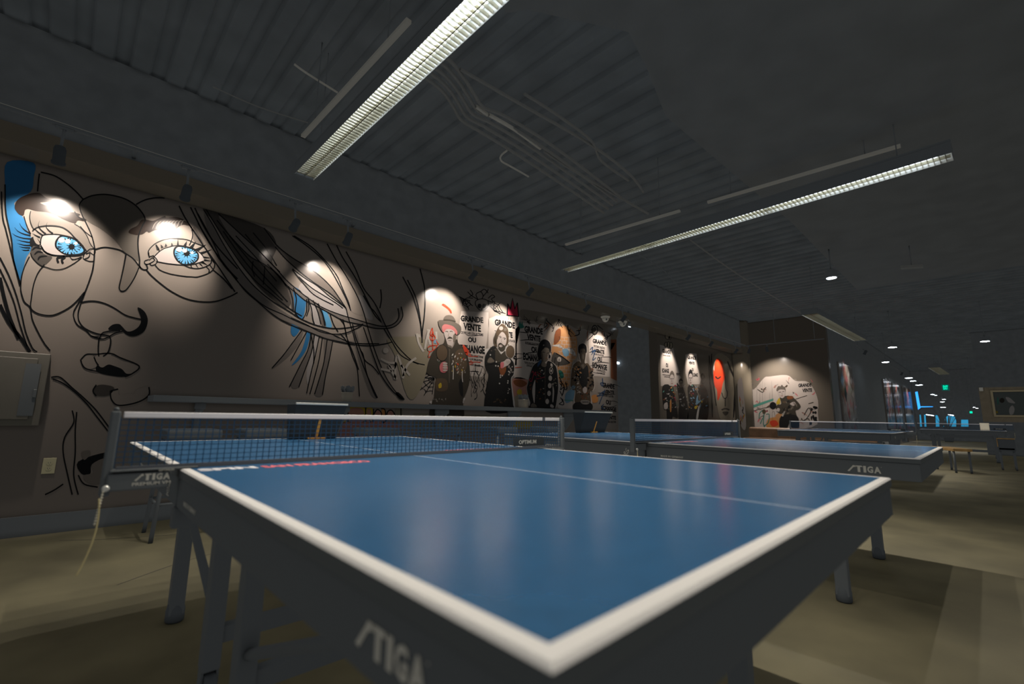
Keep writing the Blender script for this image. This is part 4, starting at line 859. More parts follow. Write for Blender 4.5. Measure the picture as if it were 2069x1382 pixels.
b = MB(); F.fill(b, [(1240, 980), (1300, 940), (1310, 1000), (1280, 1040), (1240, 1050)], 'paint_sky', 2); F.line(b, [(1230, 1030), (1305, 1035)], 8, 'paint_teal', 3); F.fill(b, [(1190, 900), (1240, 960), (1300, 950), (1310, 1095), (1180, 1090)], 'paint_paper', 0); b.build('pale_patch', t, 'pale patch with blue and teal dabs')
t = art('round_badge_graffiti', 'dark oval badge painted above the bright right-hand poster', 'graffiti', 1202, 666); b = MB(); F.disc(b, (1465, 487), 25, 40, 'paint_ink', 2); F.disc(b, (1465, 487), 20, 34, 'paint_jacket', 3); F.line(b, [(1450, 470), (1470, 460), (1480, 490), (1460, 510)], 4, 'paint_paper_grey', 4); b.build('badge', t)
t = art('dark_overpaint', 'dark smeared overpainting along the top above the posters', 'graffiti', 1130, 640); b = MB()
F.fill(b, [(890, 330), (1000, 340), (1200, 380), (1400, 420), (1630, 460), (1632, 560), (1590, 640), (1580, 520), (1420, 490), (1330, 480), (1250, 440), (1190, 460), (1090, 440), (1000, 420), (900, 400)], 'paint_wall_brown', 0)
F.fill(b, [(1590, 560), (1634, 560), (1636, 880), (1590, 860)], 'paint_rust', 0, False); F.fill(b, [(1330, 500), (1390, 480), (1415, 520), (1410, 600), (1340, 590)], 'paint_paper_grey', 1)
for k in range(34):
    x = rnd.uniform(900, 1620); y = 350+(x-900)*.16+rnd.uniform(-5, 70); F.line(b, [(x, y), (x+rnd.uniform(-20, 30), y+rnd.uniform(5, 40)), (x+rnd.uniform(-40, 50), y+rnd.uniform(20, 70))], rnd.uniform(3, 9), rnd.choice(['paint_ink', 'paint_ink', 'paint_rust', 'paint_hair_dark']), 2, 2)
b.build('smears', t)
t = art('blue_scrawl', 'dark blue scribbles over the lowest poster', 'graffiti', 1215, 790); b = MB(); pm('scribble', (.04, .10, .22))
for q in ([(1525, 860), (1528, 920), (1510, 900), (1530, 895)], [(1500, 990), (1540, 960), (1520, 1010), (1500, 1060)], [(1480, 1000), (1530, 985), (1545, 950)], [(1535, 1060), (1520, 1090), (1545, 1100)], [(1430, 640), (1450, 620), (1445, 660), (1460, 640)], [(1440, 680), (1470, 640), (1450, 720), (1475, 700)]): F.line(b, q, 6, 'paint_scribble', 5)
b.build('strokes', t); b = MB(); F.fill(b, [(1440, 1000), (1480, 990), (1490, 1040), (1450, 1050)], 'paint_orange', 2); b.build('orange_dab', t)

# ------------------------------------------------------------------ life-size paste-up figures
def sized(P, base): return Paint(P[0], P[1], P[2], P[3], P[4], base)
def flecks(P, mb, n, x0, y0, x1, y1, cols, s0, s1, lay=6):
    for k in range(n):
        x, y = rnd.uniform(x0, x1), rnd.uniform(y0, y1); s = rnd.uniform(s0, s1); a = rnd.uniform(0, 3)
        P.fill(mb, [(x+s*math.cos(a+j*1.57)*(1.9 if j % 2 else .7)*.7, y+s*math.sin(a+j*1.57)*(1.5 if j % 2 else .8)) for j in range(4)], rnd.choice(cols), lay, False)
CW = 'paint_pale paint_paper paint_face paint_paper_grey'.split()
# man with a brimmed hat
P = Paint(1, WY, 860, 600, 5.76, 6)
t = art('figure_print', 'paste-up of a moustached person with brimmed hat and pink hair, holding a paddle', 'figure poster', 905, 740)
b = MB(); P.fill(b, [(150, 275), (205, 255), (225, 215), (280, 205), (330, 230), (350, 275), (400, 310), (420, 370), (402, 430), (362, 452), (365, 490), (388, 540), (440, 570), (480, 620), (512, 720), (527, 850), (522, 1000), (472, 1150), (442, 1217), (430, 1165), (418, 1245), (68, 1245), (83, 1150), (108, 942), (50, 932), (-2, 890), (6, 800), (36, 700), (88, 608), (190, 528), (213, 470), (193, 420), (153, 340)], 'paint_pale', 0); b.build('white_border', t)
b = MB(); P.fill(b, [(225, 480), (207, 540), (125, 592), (75, 650), (42, 735), (16, 830), (20, 885), (62, 918), (118, 935), (108, 1050), (98, 1160), (70, 1240), (68, 1420), (425, 1420), (425, 1180), (435, 1190), (478, 1100), (512, 980), (515, 850), (497, 720), (467, 622), (430, 577), (382, 542), (370, 500), (350, 498), (330, 560), (300, 600), (270, 590), (245, 540)], 'paint_jacket', 1)
P.fill(b, [(350, 640), (420, 600), (460, 660), (480, 800), (430, 900), (380, 900), (330, 760)], 'paint_jacket_brown', 2); P.fill(b, [(120, 960), (240, 960), (250, 1080), (130, 1090)], 'paint_jacket_brown', 2)
P.line(b, [(280, 600), (275, 760), (275, 1000)], 6, 'paint_face_dim', 3); P.line(b, [(428, 860), (425, 930), (432, 990)], 9, 'paint_pale', 3)
P.fill(b, [(385, 1000), (425, 960), (435, 1150), (400, 1120)], 'paint_jacket_black', 2); ja = b.build('jacket', t, 'dark patched jacket')
b = MB(); flecks(P, b, 34, 300, 620, 480, 880, CW+['paint_yellow', 'paint_red'], 5, 15, 3); P.line(b, [(320, 800), (322, 870), (320, 960)], 9, 'paint_pale', 3); flecks(P, b, 9, 115, 660, 170, 780, CW+['paint_teal'], 5, 12, 3); P.fill(b, [(435, 570), (455, 565), (500, 650), (480, 680), (445, 620)], 'paint_red', 3); P.fill(b, [(150, 1020), (180, 1000), (185, 1050), (155, 1060)], 'paint_yellow', 3); flecks(P, b, 12, 85, 1180, 250, 1215, ['paint_paper_grey'], 5, 10, 3); b.build('patches', ja, 'pale and coloured paint patches')
b = MB(); P.fill(b, [(215, 415), (240, 378), (290, 375), (338, 405), (355, 450), (345, 500), (322, 540), (300, 590), (265, 580), (250, 540), (235, 490), (220, 450)], 'paint_face', 3)
P.line(b, [(228, 405), (246, 400), (262, 408)], 8, 'paint_jacket', 4); P.line(b, [(280, 404), (298, 398), (314, 406)], 8, 'paint_jacket', 4); P.fill(b, [(250, 492), (262, 472), (282, 462), (305, 472), (314, 492), (300, 486), (270, 486)], 'paint_jacket', 4); P.line(b, [(264, 507), (283, 510), (300, 506)], 5, 'paint_jacket', 4); P.fill(b, [(325, 440), (352, 430), (350, 500), (325, 530), (318, 490)], 'paint_face_dim', 4); P.line(b, [(272, 420), (262, 455), (278, 460)], 4, 'paint_face_dim', 4); P.fill(b, [(250, 545), (262, 580), (300, 592), (300, 570), (270, 560)], 'paint_face_dim', 4); b.build('face', t, 'pale face with moustache')
b = MB(); P.fill(b, [(193, 335), (240, 306), (300, 318), (350, 345), (385, 390), (372, 432), (345, 440), (335, 402), (290, 375), (240, 375), (215, 412), (195, 395)], 'paint_hair_pink', 4); P.line(b, [(215, 380), (250, 345), (300, 340)], 6, 'paint_pink', 5); b.build('hair', t, 'pink hair')
b = MB(); P.fill(b, [(148, 278), (200, 268), (260, 268), (330, 290), (398, 328), (415, 375), (400, 420), (368, 438), (368, 400), (330, 350), (280, 326), (220, 318), (190, 350), (196, 402), (162, 350)], 'paint_hat', 5); P.fill(b, [(213, 268), (225, 225), (270, 210), (318, 226), (346, 282), (280, 272)], 'paint_hat', 5); P.fill(b, [(213, 262), (280, 262), (346, 280), (340, 294), (280, 278), (211, 274)], 'paint_jacket', 6); b.build('hat', t, 'grey brimmed hat')
b = MB(); P.disc(b, (192, 650), 66, 95, 'paint_jacket_brown', 4); P.ring(b, (192, 650), 66, 95, 5, 'paint_ink', 5); b.build('paddle', t, 'brown round paddle')
b = MB(); P.fill(b, [(163, 810), (185, 765), (228, 755), (250, 790), (255, 850), (218, 882), (174, 868)], 'paint_pink', 5)
for k in range(4): P.fill(b, [(200, 762+k*28), (245, 764+k*27), (252, 780+k*26), (215, 784+k*27)], 'paint_face', 6); P.line(b, [(200, 785+k*27), (250, 786+k*26)], 3, 'paint_rust', 7, k=1)
b.build('hand', t, 'fist gripping the paddle')
# bearded figure, arms folded
P = Paint(1, WY, 950, 620, 6.282, 6)
t = art('figure_print', 'paste-up of a bearded long-haired person in dark coat, arms folded around a paddle', 'figure poster', 1012, 740)
b = MB(); P.fill(b, [(195, 620), (250, 520), (300, 488), (310, 480), (296, 380), (330, 300), (375, 225), (410, 210), (470, 260), (492, 340), (488, 460), (470, 500), (520, 480), (562, 530), (570, 600), (545, 650), (566, 720), (562, 860), (525, 920), (545, 1080), (568, 1250), (540, 1250)], 'paint_pale', 0); b.build('white_border', t)
b = MB(); P.fill(b, [(190, 640), (240, 540), (300, 492), (350, 520), (400, 590), (460, 560), (500, 640), (556, 720), (552, 850), (518, 915), (530, 1080), (548, 1250), (545, 1330), (200, 1330), (215, 1000), (235, 850), (200, 780)], 'paint_jacket_black', 1)
P.fill(b, [(330, 510), (390, 600), (440, 560), (470, 640), (430, 680), (380, 720), (320, 690)], 'paint_jacket', 2); P.fill(b, [(370, 760), (450, 750), (450, 820), (410, 880), (380, 840)], 'paint_rust', 2); P.line(b, [(330, 505), (365, 555), (395, 600)], 5, 'paint_pale', 3); P.fill(b, [(355, 545), (395, 560), (400, 602), (380, 596)], 'paint_pale', 2)
P.line(b, [(200, 740), (300, 720), (400, 700), (450, 690)], 6, 'paint_ink', 3); ja = b.build('coat', t, 'dark buttoned coat')
b = MB(); P.fill(b, [(225, 670), (260, 640), (310, 690), (270, 710), (220, 705)], 'paint_face_dim', 3)
for c in ((325, 748), (355, 752), (332, 698), (385, 893), (372, 972), (384, 868), (408, 872), (258, 610), (488, 820), (490, 860), (480, 940), (478, 965)): P.disc(b, c, 8, 10, 'paint_pale', 3, 10)
flecks(P, b, 16, 480, 740, 545, 860, CW, 6, 16, 3); flecks(P, b, 9, 470, 1020, 510, 1100, CW, 4, 9, 3); flecks(P, b, 8, 255, 500, 330, 560, ['paint_face_dim'], 4, 10, 3); flecks(P, b, 10, 220, 1170, 460, 1220, ['paint_jacket_brown'], 8, 16, 3); b.build('badges', ja, 'pale buttons and badges')
b = MB(); P.fill(b, [(340, 400), (365, 340), (400, 320), (450, 350), (462, 420), (452, 500), (410, 560), (370, 540), (345, 480)], 'paint_face', 3); P.fill(b, [(355, 480), (385, 455), (420, 480), (440, 490), (455, 470), (440, 545), (400, 570), (365, 545)], 'paint_jacket', 4); P.fill(b, [(365, 495), (390, 480), (412, 500), (388, 512)], 'paint_face', 5); P.line(b, [(388, 492), (408, 500)], 5, 'paint_jacket', 6)
P.line(b, [(360, 378), (380, 372), (398, 388)], 8, 'paint_jacket', 4); P.line(b, [(418, 396), (436, 394), (452, 408)], 8, 'paint_jacket', 4); P.disc(b, (381, 390), 6, 5, 'paint_ink', 5, 8); P.disc(b, (436, 410), 6, 5, 'paint_ink', 5, 8); P.line(b, [(405, 390), (396, 440), (410, 450)], 4, 'paint_face_dim', 4); b.build('face', t, 'pale bearded face')
b = MB(); P.fill(b, [(300, 400), (330, 310), (375, 235), (410, 215), (470, 265), (488, 350), (486, 450), (468, 490), (448, 500), (462, 430), (455, 370), (430, 330), (405, 316), (375, 345), (345, 400), (338, 470), (345, 510), (320, 500), (302, 470)], 'paint_jacket_brown', 5); P.disc(b, (392, 272), 27, 26, 'paint_face', 6, 12); P.disc(b, (445, 288), 20, 22, 'paint_face_dim', 6, 12)
for k in range(7): P.line(b, [(325+k*5, 330+k*9), (310+k*3, 400+k*8), (318+k*3, 470)], 4, 'paint_jacket', 6)
b.build('hair', t, 'long dark hair with goggles pushed up')
b = MB(); P.disc(b, (508, 570), 56, 82, 'paint_jacket_brown', 6); P.ring(b, (508, 570), 56, 82, 6, 'paint_pale', 5); b.build('paddle', t, 'brown round paddle')
b = MB(); P.fill(b, [(385, 710), (430, 690), (465, 660), (500, 665), (515, 700), (480, 740), (440, 760), (395, 780)], 'paint_face', 6); P.fill(b, [(385, 712), (425, 705), (425, 760), (392, 780)], 'paint_pink', 7)
for k in range(4): P.line(b, [(455+k*14, 680+k*3), (470+k*14, 720-k*3)], 3, 'paint_face_dim', 7, k=1)
b.build('hand', t, 'pale hand on the paddle')
# figure in a jacket of round patches
P = Paint(1, WY, 1050, 660, 7.68, 6)
t = art('figure_print', 'paste-up of a dark-haired person in black jacket with round pale patches', 'figure poster', 1097, 765)
b = MB(); P.fill(b, [(105, 960), (120, 880), (150, 750), (205, 600), (300, 530), (322, 515), (268, 460), (268, 400), (300, 260), (350, 200), (410, 195), (470, 240), (495, 330), (480, 400), (480, 480), (450, 500), (455, 525), (540, 575), (580, 640), (600, 780), (608, 950), (590, 1100), (565, 1255), (400, 1270), (160, 1250), (125, 1090)], 'paint_paper', 0); b.build('white_border', t)
b = MB(); P.fill(b, [(112, 960), (128, 880), (158, 750), (212, 605), (300, 540), (350, 520), (400, 600), (440, 530), (530, 580), (570, 640), (590, 780), (598, 950), (580, 1100), (555, 1250), (500, 1290), (165, 1290), (165, 1180), (135, 1090)], 'paint_jacket_black', 1); P.fill(b, [(235, 830), (242, 900), (232, 1170), (215, 1150), (195, 980)], 'paint_paper', 2); P.fill(b, [(512, 910), (535, 1000), (522, 1165), (508, 1150), (512, 1020)], 'paint_paper', 2); P.line(b, [(395, 640), (395, 900), (398, 1180)], 5, 'paint_face_dim', 3); P.fill(b, [(300, 535), (345, 515), (330, 560), (285, 620), (275, 600)], 'paint_scribble', 2); ja = b.build('jacket', t, 'black jacket')
b = MB()
for c in ((475, 800), (466, 915), (456, 1035), (428, 1160)): P.disc(b, c, 28, 42, 'paint_paper', 3, 14)
P.ring(b, (488, 685), 26, 50, 8, 'paint_paper', 3, 14); P.disc(b, (488, 685), 13, 22, 'paint_paper', 3, 10); P.fill(b, [(485, 570), (510, 590), (505, 625), (480, 610)], 'paint_paper', 3); P.fill(b, [(325, 690), (345, 665), (362, 690), (345, 682)], 'paint_pale', 3); P.disc(b, (372, 733), 9, 10, 'paint_paper', 3, 8)
flecks(P, b, 26, 255, 640, 380, 1150, ['paint_paper_grey', 'paint_face_dim', 'paint_rust'], 6, 15, 3); flecks(P, b, 10, 500, 790, 570, 920, ['paint_paper_grey', 'paint_olive', 'paint_face_dim'], 6, 14, 3); flecks(P, b, 5, 140, 880, 180, 980, ['paint_rust', 'paint_face_dim'], 6, 14, 3)
for q in ([(190, 720), (200, 690), (220, 720), (200, 800), (180, 850), (150, 830), (170, 800)], [(225, 750), (250, 700), (245, 760), (270, 740)], [(290, 720), (330, 740)], [(250, 810), (320, 800), (390, 780)]): P.line(b, q, 7, 'paint_crown', 3)
b.build('patches', ja, 'round pale patches and red script')
b = MB(); P.fill(b, [(325, 400), (350, 340), (400, 320), (450, 340), (465, 420), (450, 480), (430, 530), (395, 555), (420, 600), (385, 630), (335, 600), (345, 540), (325, 480)], 'paint_face_dim', 3); P.line(b, [(350, 400), (370, 393), (390, 402)], 8, 'paint_ink', 4); P.line(b, [(425, 415), (445, 405), (458, 412)], 8, 'paint_ink', 4); P.line(b, [(420, 420), (418, 455), (430, 462)], 5, 'paint_face_dark', 4); P.line(b, [(395, 492), (415, 488), (432, 494)], 7, 'paint_rust', 4); P.fill(b, [(325, 400), (355, 420), (365, 540), (340, 530)], 'paint_face_dark', 4); P.fill(b, [(440, 450), (452, 440), (448, 480), (432, 500)], 'paint_face', 4); b.build('face', t, 'shadowed face')
b = MB(); P.fill(b, [(275, 450), (275, 400), (305, 265), (350, 208), (410, 200), (465, 245), (488, 330), (478, 400), (465, 390), (450, 340), (400, 322), (370, 345), (340, 380), (330, 440), (345, 500), (320, 510), (290, 485)], 'paint_ink', 5); P.fill(b, [(455, 430), (478, 450), (470, 490), (448, 480)], 'paint_ink', 5); P.line(b, [(365, 300), (372, 280), (380, 290)], 6, 'paint_paper_grey', 6); b.build('hair', t, 'dark chin-length hair')
b = MB(); P.fill(b, [(170, 1225), (200, 1190), (255, 1215), (260, 1250), (180, 1250)], 'paint_face_dim', 4); b.build('hand', t)
b = MB(); P.fill(b, [(475, 1215), (500, 1205), (530, 1235), (520, 1260), (480, 1250)], 'paint_face', 4); b.build('hand', t)
# dark standing figure in a patterned shirt
P = Paint(1, WY, 1140, 650, 7.273, 6)
t = art('figure_print', 'paste-up of a short-haired person in a patterned brown shirt, left of the brightest poster', 'figure poster', 1187, 760)
b = MB(); P.fill(b, [(85, 960), (85, 880), (98, 750), (125, 625), (225, 575), (212, 520), (200, 420), (205, 350), (270, 310), (325, 345), (340, 420), (325, 530), (335, 600), (400, 680), (425, 780), (445, 880), (450, 960), (420, 1020), (388, 1040), (400, 1280), (145, 1270), (155, 1020), (110, 1000)], 'paint_paper', 0); b.build('white_border', t)
b = MB(); P.fill(b, [(92, 950), (92, 880), (105, 750), (135, 632), (228, 582), (270, 690), (330, 605), (395, 685), (418, 780), (438, 880), (440, 955), (415, 1012), (382, 1035), (388, 1200), (300, 1190), (160, 1190), (165, 1020), (120, 1000)], 'paint_jacket_brown', 1); P.fill(b, [(215, 650), (275, 700), (340, 640), (360, 820), (330, 940), (300, 1000), (230, 900), (220, 760)], 'paint_jacket_black', 2); P.fill(b, [(160, 1190), (390, 1195), (395, 1300), (150, 1300)], 'paint_jacket_black', 2); sh = b.build('shirt', t, 'brown patterned shirt')
b = MB(); flecks(P, b, 44, 120, 660, 250, 900, ['paint_paper_grey', 'paint_brick', 'paint_jacket_black', 'paint_ink', 'paint_face_dim'], 7, 22, 3); flecks(P, b, 36, 340, 680, 430, 1000, ['paint_jacket_black', 'paint_face_dim', 'paint_ink', 'paint_rust'], 7, 20, 3); flecks(P, b, 14, 190, 900, 240, 1050, ['paint_paper', 'paint_paper_grey'], 6, 18, 3); flecks(P, b, 16, 240, 1040, 370, 1140, ['paint_rust', 'paint_jacket_black', 'paint_face_dim'], 7, 16, 3); P.fill(b, [(250, 1155), (365, 1160), (360, 1205), (300, 1215), (250, 1195)], 'paint_paper_grey', 3)
for k in range(5): P.ring(b, (268+k*22, 1182), 9, 13, 5, 'paint_ink', 4, 8)
for q in ([(100, 985), (125, 940)], [(120, 990), (145, 935)], [(140, 990), (160, 950)]): P.line(b, q, 10, 'paint_sky', 4, k=1)
b.build('pattern', sh, 'scattered pale and orange pattern')
b = MB(); P.fill(b, [(225, 450), (240, 400), (300, 395), (318, 450), (310, 530), (300, 600), (320, 630), (275, 700), (240, 640), (245, 590), (228, 520)], 'paint_face_dark', 3); P.line(b, [(240, 445), (262, 440)], 7, 'paint_ink', 4, k=1); P.line(b, [(285, 442), (305, 445)], 7, 'paint_ink', 4, k=1); P.fill(b, [(268, 470), (290, 500), (285, 550), (265, 540)], 'paint_face_dim', 4); P.fill(b, [(245, 640), (290, 625), (285, 690), (262, 670)], 'paint_face_dim', 4); b.build('face', t, 'dark face')
b = MB(); P.fill(b, [(208, 440), (210, 355), (268, 318), (320, 350), (332, 430), (318, 460), (300, 400), (240, 405), (225, 470)], 'paint_ink', 4); b.build('hair', t, 'short dark hair')
b = MB(); P.fill(b, [(280, 975), (310, 955), (335, 985), (325, 1040), (290, 1050), (272, 1010)], 'paint_face', 5); b.build('hand', t)

# ------------------------------------------------------------------ art on wall B, beyond the opening
B2 = Paint(1, WY, 1310, 660, 6.01, 1)
poster('narrow GRANDE VENTE poster at the left end of the wall beyond the opening', [(140, 220), (300, 260), (340, 420), (400, 640), (390, 720), (150, 720), (148, 400)], [('GRANDE', 170, 270, 272, 285, 50), (sm1, 180, 340, 265, 350, 14), ('OU', 212, 440, 242, 445, 52), ('ECHANGE', 168, 505, 250, 512, 52), (sm2, 170, 575, 260, 585, 14), (sm3, 190, 600, 255, 606, 14), ('VENTE', 335, 560, 385, 566, 30)], (1345, 740), P=B2, mark=False)
poster('narrow GRANDE VENTE poster beside the red painted face', [(450, 340), (520, 320), (585, 330), (600, 500), (640, 640), (620, 700), (480, 700), (450, 560)], [('GRANDE', 478, 350, 580, 362, 45), ('VENTE', 490, 420, 560, 428, 34), ('OU', 528, 500, 550, 504, 40), ('ECHANGE', 545, 560, 600, 566, 46)], (1402, 740), P=B2, mark=False)
t = art('bubble_letter_graffiti', 'dark outlined bubble letters above the narrow poster beyond the opening', 'graffiti', 1350, 695); b = MB()
for c, rx, ry in (((235, 120), 30, 34), ((262, 125), 16, 30), ((215, 220), 20, 30), ((245, 222), 18, 38), ((275, 230), 18, 40)): B2.disc(b, c, rx, ry, 'paint_wall_tan', 1); B2.ring(b, c, rx, ry, 6, 'paint_ink', 2)
b.build('letters', t)
def slim_figure(label, head, hw, hh, body, cols, px, hair='paint_jacket', face='paint_face', seed=1, paddle=False, P=B2):
    t = art('figure_print', label, 'figure poster', px[0], px[1], P.v, P.ax)
    b = MB(); P.fill(b, body, 'paint_jacket_black', 3); bd = b.build('clothes', t)
    x0 = min(q[0] for q in body); x1 = max(q[0] for q in body); y0 = min(q[1] for q in body); y1 = max(q[1] for q in body)
    b = MB(); flecks(P, b, 30, x0+10, y0+15, x1-10, y0+(y1-y0)*.7, cols, 5, 14, 4); b.build('patches', bd, 'multicoloured patches')
    b = MB(); P.disc(b, head, hw, hh, face, 5, 16); P.line(b, [(head[0]-hw*.6, head[1]-hh*.1), (head[0]-hw*.15, head[1]-hh*.08)], hh*.12, 'paint_ink', 6, k=1); P.line(b, [(head[0]+hw*.2, head[1]-hh*.08), (head[0]+hw*.65, head[1]-hh*.1)], hh*.12, 'paint_ink', 6, k=1); P.line(b, [(head[0], head[1]), (head[0]-hw*.1, head[1]+hh*.3), (head[0]+hw*.15, head[1]+hh*.32)], hh*.06, 'paint_face_dim', 6); P.line(b, [(head[0]-hw*.3, head[1]+hh*.58), (head[0]+hw*.35, head[1]+hh*.58)], hh*.1, 'paint_rust', 6, k=1); b.build('face', t)
    b = MB(); P.fill(b, [(head[0]-hw*1.1, head[1]), (head[0]-hw, head[1]-hh*.8), (head[0], head[1]-hh*1.25), (head[0]+hw, head[1]-hh*.8), (head[0]+hw*1.1, head[1]), (head[0]+hw*.8, head[1]-hh*.5), (head[0], head[1]-hh*.7), (head[0]-hw*.8, head[1]-hh*.5)], hair, 7); b.build('hair', t)
    return t
MC = ['paint_pale', 'paint_paper', 'paint_rust', 'paint_orange', 'paint_teal', 'paint_face', 'paint_paper_grey', 'paint_crown']
slim_figure('slender paste-up figure in a many-coloured coat, first beyond the opening', (287, 640), 26, 85, [(170, 740), (230, 700), (265, 720), (300, 730), (330, 900), (360, 1100), (300, 1090), (285, 1130), (230, 1130), (220, 1000), (185, 980)], MC, (1355, 790), 'paint_hat')
slim_figure('slender dark paste-up figure, second beyond the opening', (395, 690), 22, 50, [(345, 690), (380, 720), (420, 740), (470, 900), (480, 1130), (370, 1130), (375, 900)], ['paint_pale', 'paint_paper_grey', 'paint_jacket_brown'], (1378, 800), 'paint_ink', 'paint_face_dim')
slim_figure('slender paste-up figure with blue paint splash, third beyond the opening', (514, 630), 24, 90, [(480, 740), (530, 700), (570, 740), (620, 900), (610, 1130), (480, 1130), (495, 950)], MC+['paint_sky', 'paint_sky'], (1398, 800), 'paint_ink')
slim_figure('slender dim paste-up figure left of the red painted face', (665, 640), 22, 60, [(600, 760), (660, 700), (720, 800), (735, 960), (715, 1130), (620, 1130), (640, 900)], ['paint_face_dim', 'paint_rust', 'paint_sky', 'paint_jacket_brown'], (1420, 800), 'paint_ink', 'paint_face_dim')
t = art('paint_patch', 'blue and orange paint splashes among the slender figures', 'graffiti', 1412, 805); b = MB()
for q, m in (([(580, 880), (600, 830), (612, 900), (680, 870), (610, 930), (580, 950)], 'paint_sky'), ([(560, 970), (590, 960), (592, 990), (565, 1000)], 'paint_yellow'), ([(190, 940), (230, 920), (235, 990), (195, 1000)], 'paint_paper'), ([(262, 900), (280, 910), (278, 1030), (262, 1020)], 'paint_orange'), ([(640, 900), (655, 890), (650, 930)], 'paint_yellow'), ([(600, 1000), (622, 960), (600, 1130), (580, 1110)], 'paint_pale')): B2.fill(b, q, m, 8)
b.build('splashes', t)
# a plain pale panel with a broad red swash
t = art('head_mural', 'tall pale painted head with a broad red swash, right end of the second wall', 'mural', 1455, 770)
b = MB(); B2.fill(b, [(790, 400), (830, 330), (900, 330), (1000, 420), (1050, 620), (1030, 900), (1015, 1130), (880, 1130), (830, 950), (800, 750), (785, 560)], 'paint_wall_tan', 2); hd = b.build('head_shape', t)
b = MB(); B2.fill(b, [(790, 560), (800, 480), (825, 400), (850, 385), (905, 440), (925, 540), (935, 600), (905, 690), (885, 790), (855, 885), (838, 880), (835, 780), (800, 700)], 'paint_scarlet', 4); B2.fill(b, [(788, 500), (800, 470), (800, 540)], 'paint_pale', 5); b.build('red_swash', hd, 'broad scarlet swash')
b = MB(); B2.line(b, [(930, 600), (940, 740), (960, 800), (950, 860), (915, 865), (890, 800)], 9, 'paint_ink', 5); B2.line(b, [(935, 870), (935, 970)], 16, 'paint_jacket', 5, k=1); B2.line(b, [(890, 1010), (935, 995), (985, 1010)], 18, 'paint_jacket', 5); B2.fill(b, [(900, 1040), (935, 1030), (975, 1040), (940, 1080)], 'paint_jacket', 5); B2.line(b, [(815, 605), (845, 630), (880, 605)], 14, 'paint_ink', 6); b.build('features', hd, 'simple dark nose and mouth lines')
t = art('paint_patch', 'dark painted streaks framing the red swash', 'graffiti', 1435, 760); b = MB()
for q in ([(770, 330), (765, 500), (785, 640), (800, 760), (825, 960)], [(740, 350), (750, 600), (770, 800), (780, 1100)], [(1060, 560), (1055, 800), (1035, 1100)], [(960, 420), (1000, 520), (1050, 640)]): B2.line(b, q, 22, 'paint_ink', 3, 2)
b.build('streaks', t)

# ------------------------------------------------------------------ art on wall C, facing the tables
C3 = Paint(0, XC, 1480, 700, 6.908, 0)
t = art('paint_patch', 'pale dripping backdrop with pink, red and grey paint behind the lone figure', 'graffiti', 1590, 800, XC, 0)
b = MB(); C3.fill(b, [(190, 620), (300, 600), (440, 440), (520, 420), (760, 400), (880, 480), (1060, 500), (1180, 700), (1190, 900), (1100, 1130), (200, 1130)], 'paint_paper', 0)
for k in range(46):
    x = rnd.uniform(230, 1120); y = rnd.uniform(450, 1060); C3.line(b, [(x, y), (x+rnd.uniform(-40, 40), y+rnd.uniform(-30, 30)), (x+rnd.uniform(-60, 60), y+rnd.uniform(-40, 60))], rnd.uniform(6, 26), rnd.choice(['paint_paper_grey', 'paint_pink', 'paint_skin', 'paint_salmon', 'paint_hair', 'paint_jacket_brown', 'paint_pale']), 1, 2)
for k in range(16):
    x = rnd.uniform(260, 560); C3.line(b, [(x, 460+rnd.uniform(0, 200)), (x+2, 1000+rnd.uniform(-100, 120))], 3, 'paint_paper_grey', 2, k=1)
C3.fill(b, [(500, 1010), (640, 1000), (650, 1130), (480, 1130)], 'paint_orange', 2); C3.fill(b, [(520, 1050), (600, 1030), (640, 1090), (560, 1120)], 'paint_red', 3); C3.fill(b, [(600, 960), (690, 920), (700, 1000), (640, 1040)], 'paint_brick', 3)
for q in ([(370, 1010), (380, 930), (440, 900), (430, 1060), (450, 1130)], [(470, 950), (510, 950), (500, 1060), (440, 1110)], [(390, 1080), (420, 1000)]): C3.line(b, q, 12, 'paint_green', 3)
C3.disc(b, (440, 910), 26, 34, 'paint_jacket_brown', 3)
for q in ([(1000, 960), (1060, 860), (1090, 920), (1000, 1040), (960, 1000)], [(980, 1040), (1060, 1010), (1080, 1100)], [(1060, 800), (1130, 780)], [(350, 600), (420, 640), (440, 600), (470, 570)]): C3.line(b, q, 12, 'paint_jacket', 3)
for k in range(14): C3.disc(b, (rnd.uniform(1090, 1170), rnd.uniform(840, 1080)), rnd.uniform(8, 24), rnd.uniform(10, 30), 'paint_jacket_black', 3, 9)
b.build('backdrop', t)
b = MB(); C3.text(b, 'GRANDE', (918, 520), (1100, 510), (918, 570), 'paint_ink', 4, .04); C3.text(b, 'VENTE', (975, 590), (1110, 584), (975, 640), 'paint_ink', 4, .04); b.build('headline', t)
b = MB(); C3.fill(b, [(185, 895), (190, 850), (570, 725), (572, 755)], 'paint_teal', 4, False); b.build('green_stripe', t, 'sloping sea-green stripe'); b = MB(); C3.line(b, [(190, 930), (400, 870), (520, 845)], 8, 'paint_jacket', 4); C3.line(b, [(880, 735), (1040, 685)], 8, 'paint_jacket', 4); b.build('thin_stripe', t)
C4 = Paint(0, XC, 1480, 700, 6.908, 5)
t = art('figure_print', 'paste-up of a spiky-haired person in dark clothes, aiming a round paddle, above the brown bench', 'figure poster', 1590, 815, XC, 0)
b = MB(); C4.fill(b, [(660, 700), (740, 690), (800, 690), (880, 740), (950, 830), (920, 880), (880, 900), (905, 1000), (925, 1140), (830, 1140), (800, 1060), (760, 1140), (660, 1140), (690, 1000), (720, 940), (660, 940), (610, 890), (620, 820), (680, 800)], 'paint_jacket', 1); C4.fill(b, [(680, 970), (900, 970), (925, 1140), (835, 1140), (795, 1060), (755, 1140), (660, 1140)], 'paint_jacket_black', 2); cl = b.build('clothes', t, 'dark jacket and trousers')
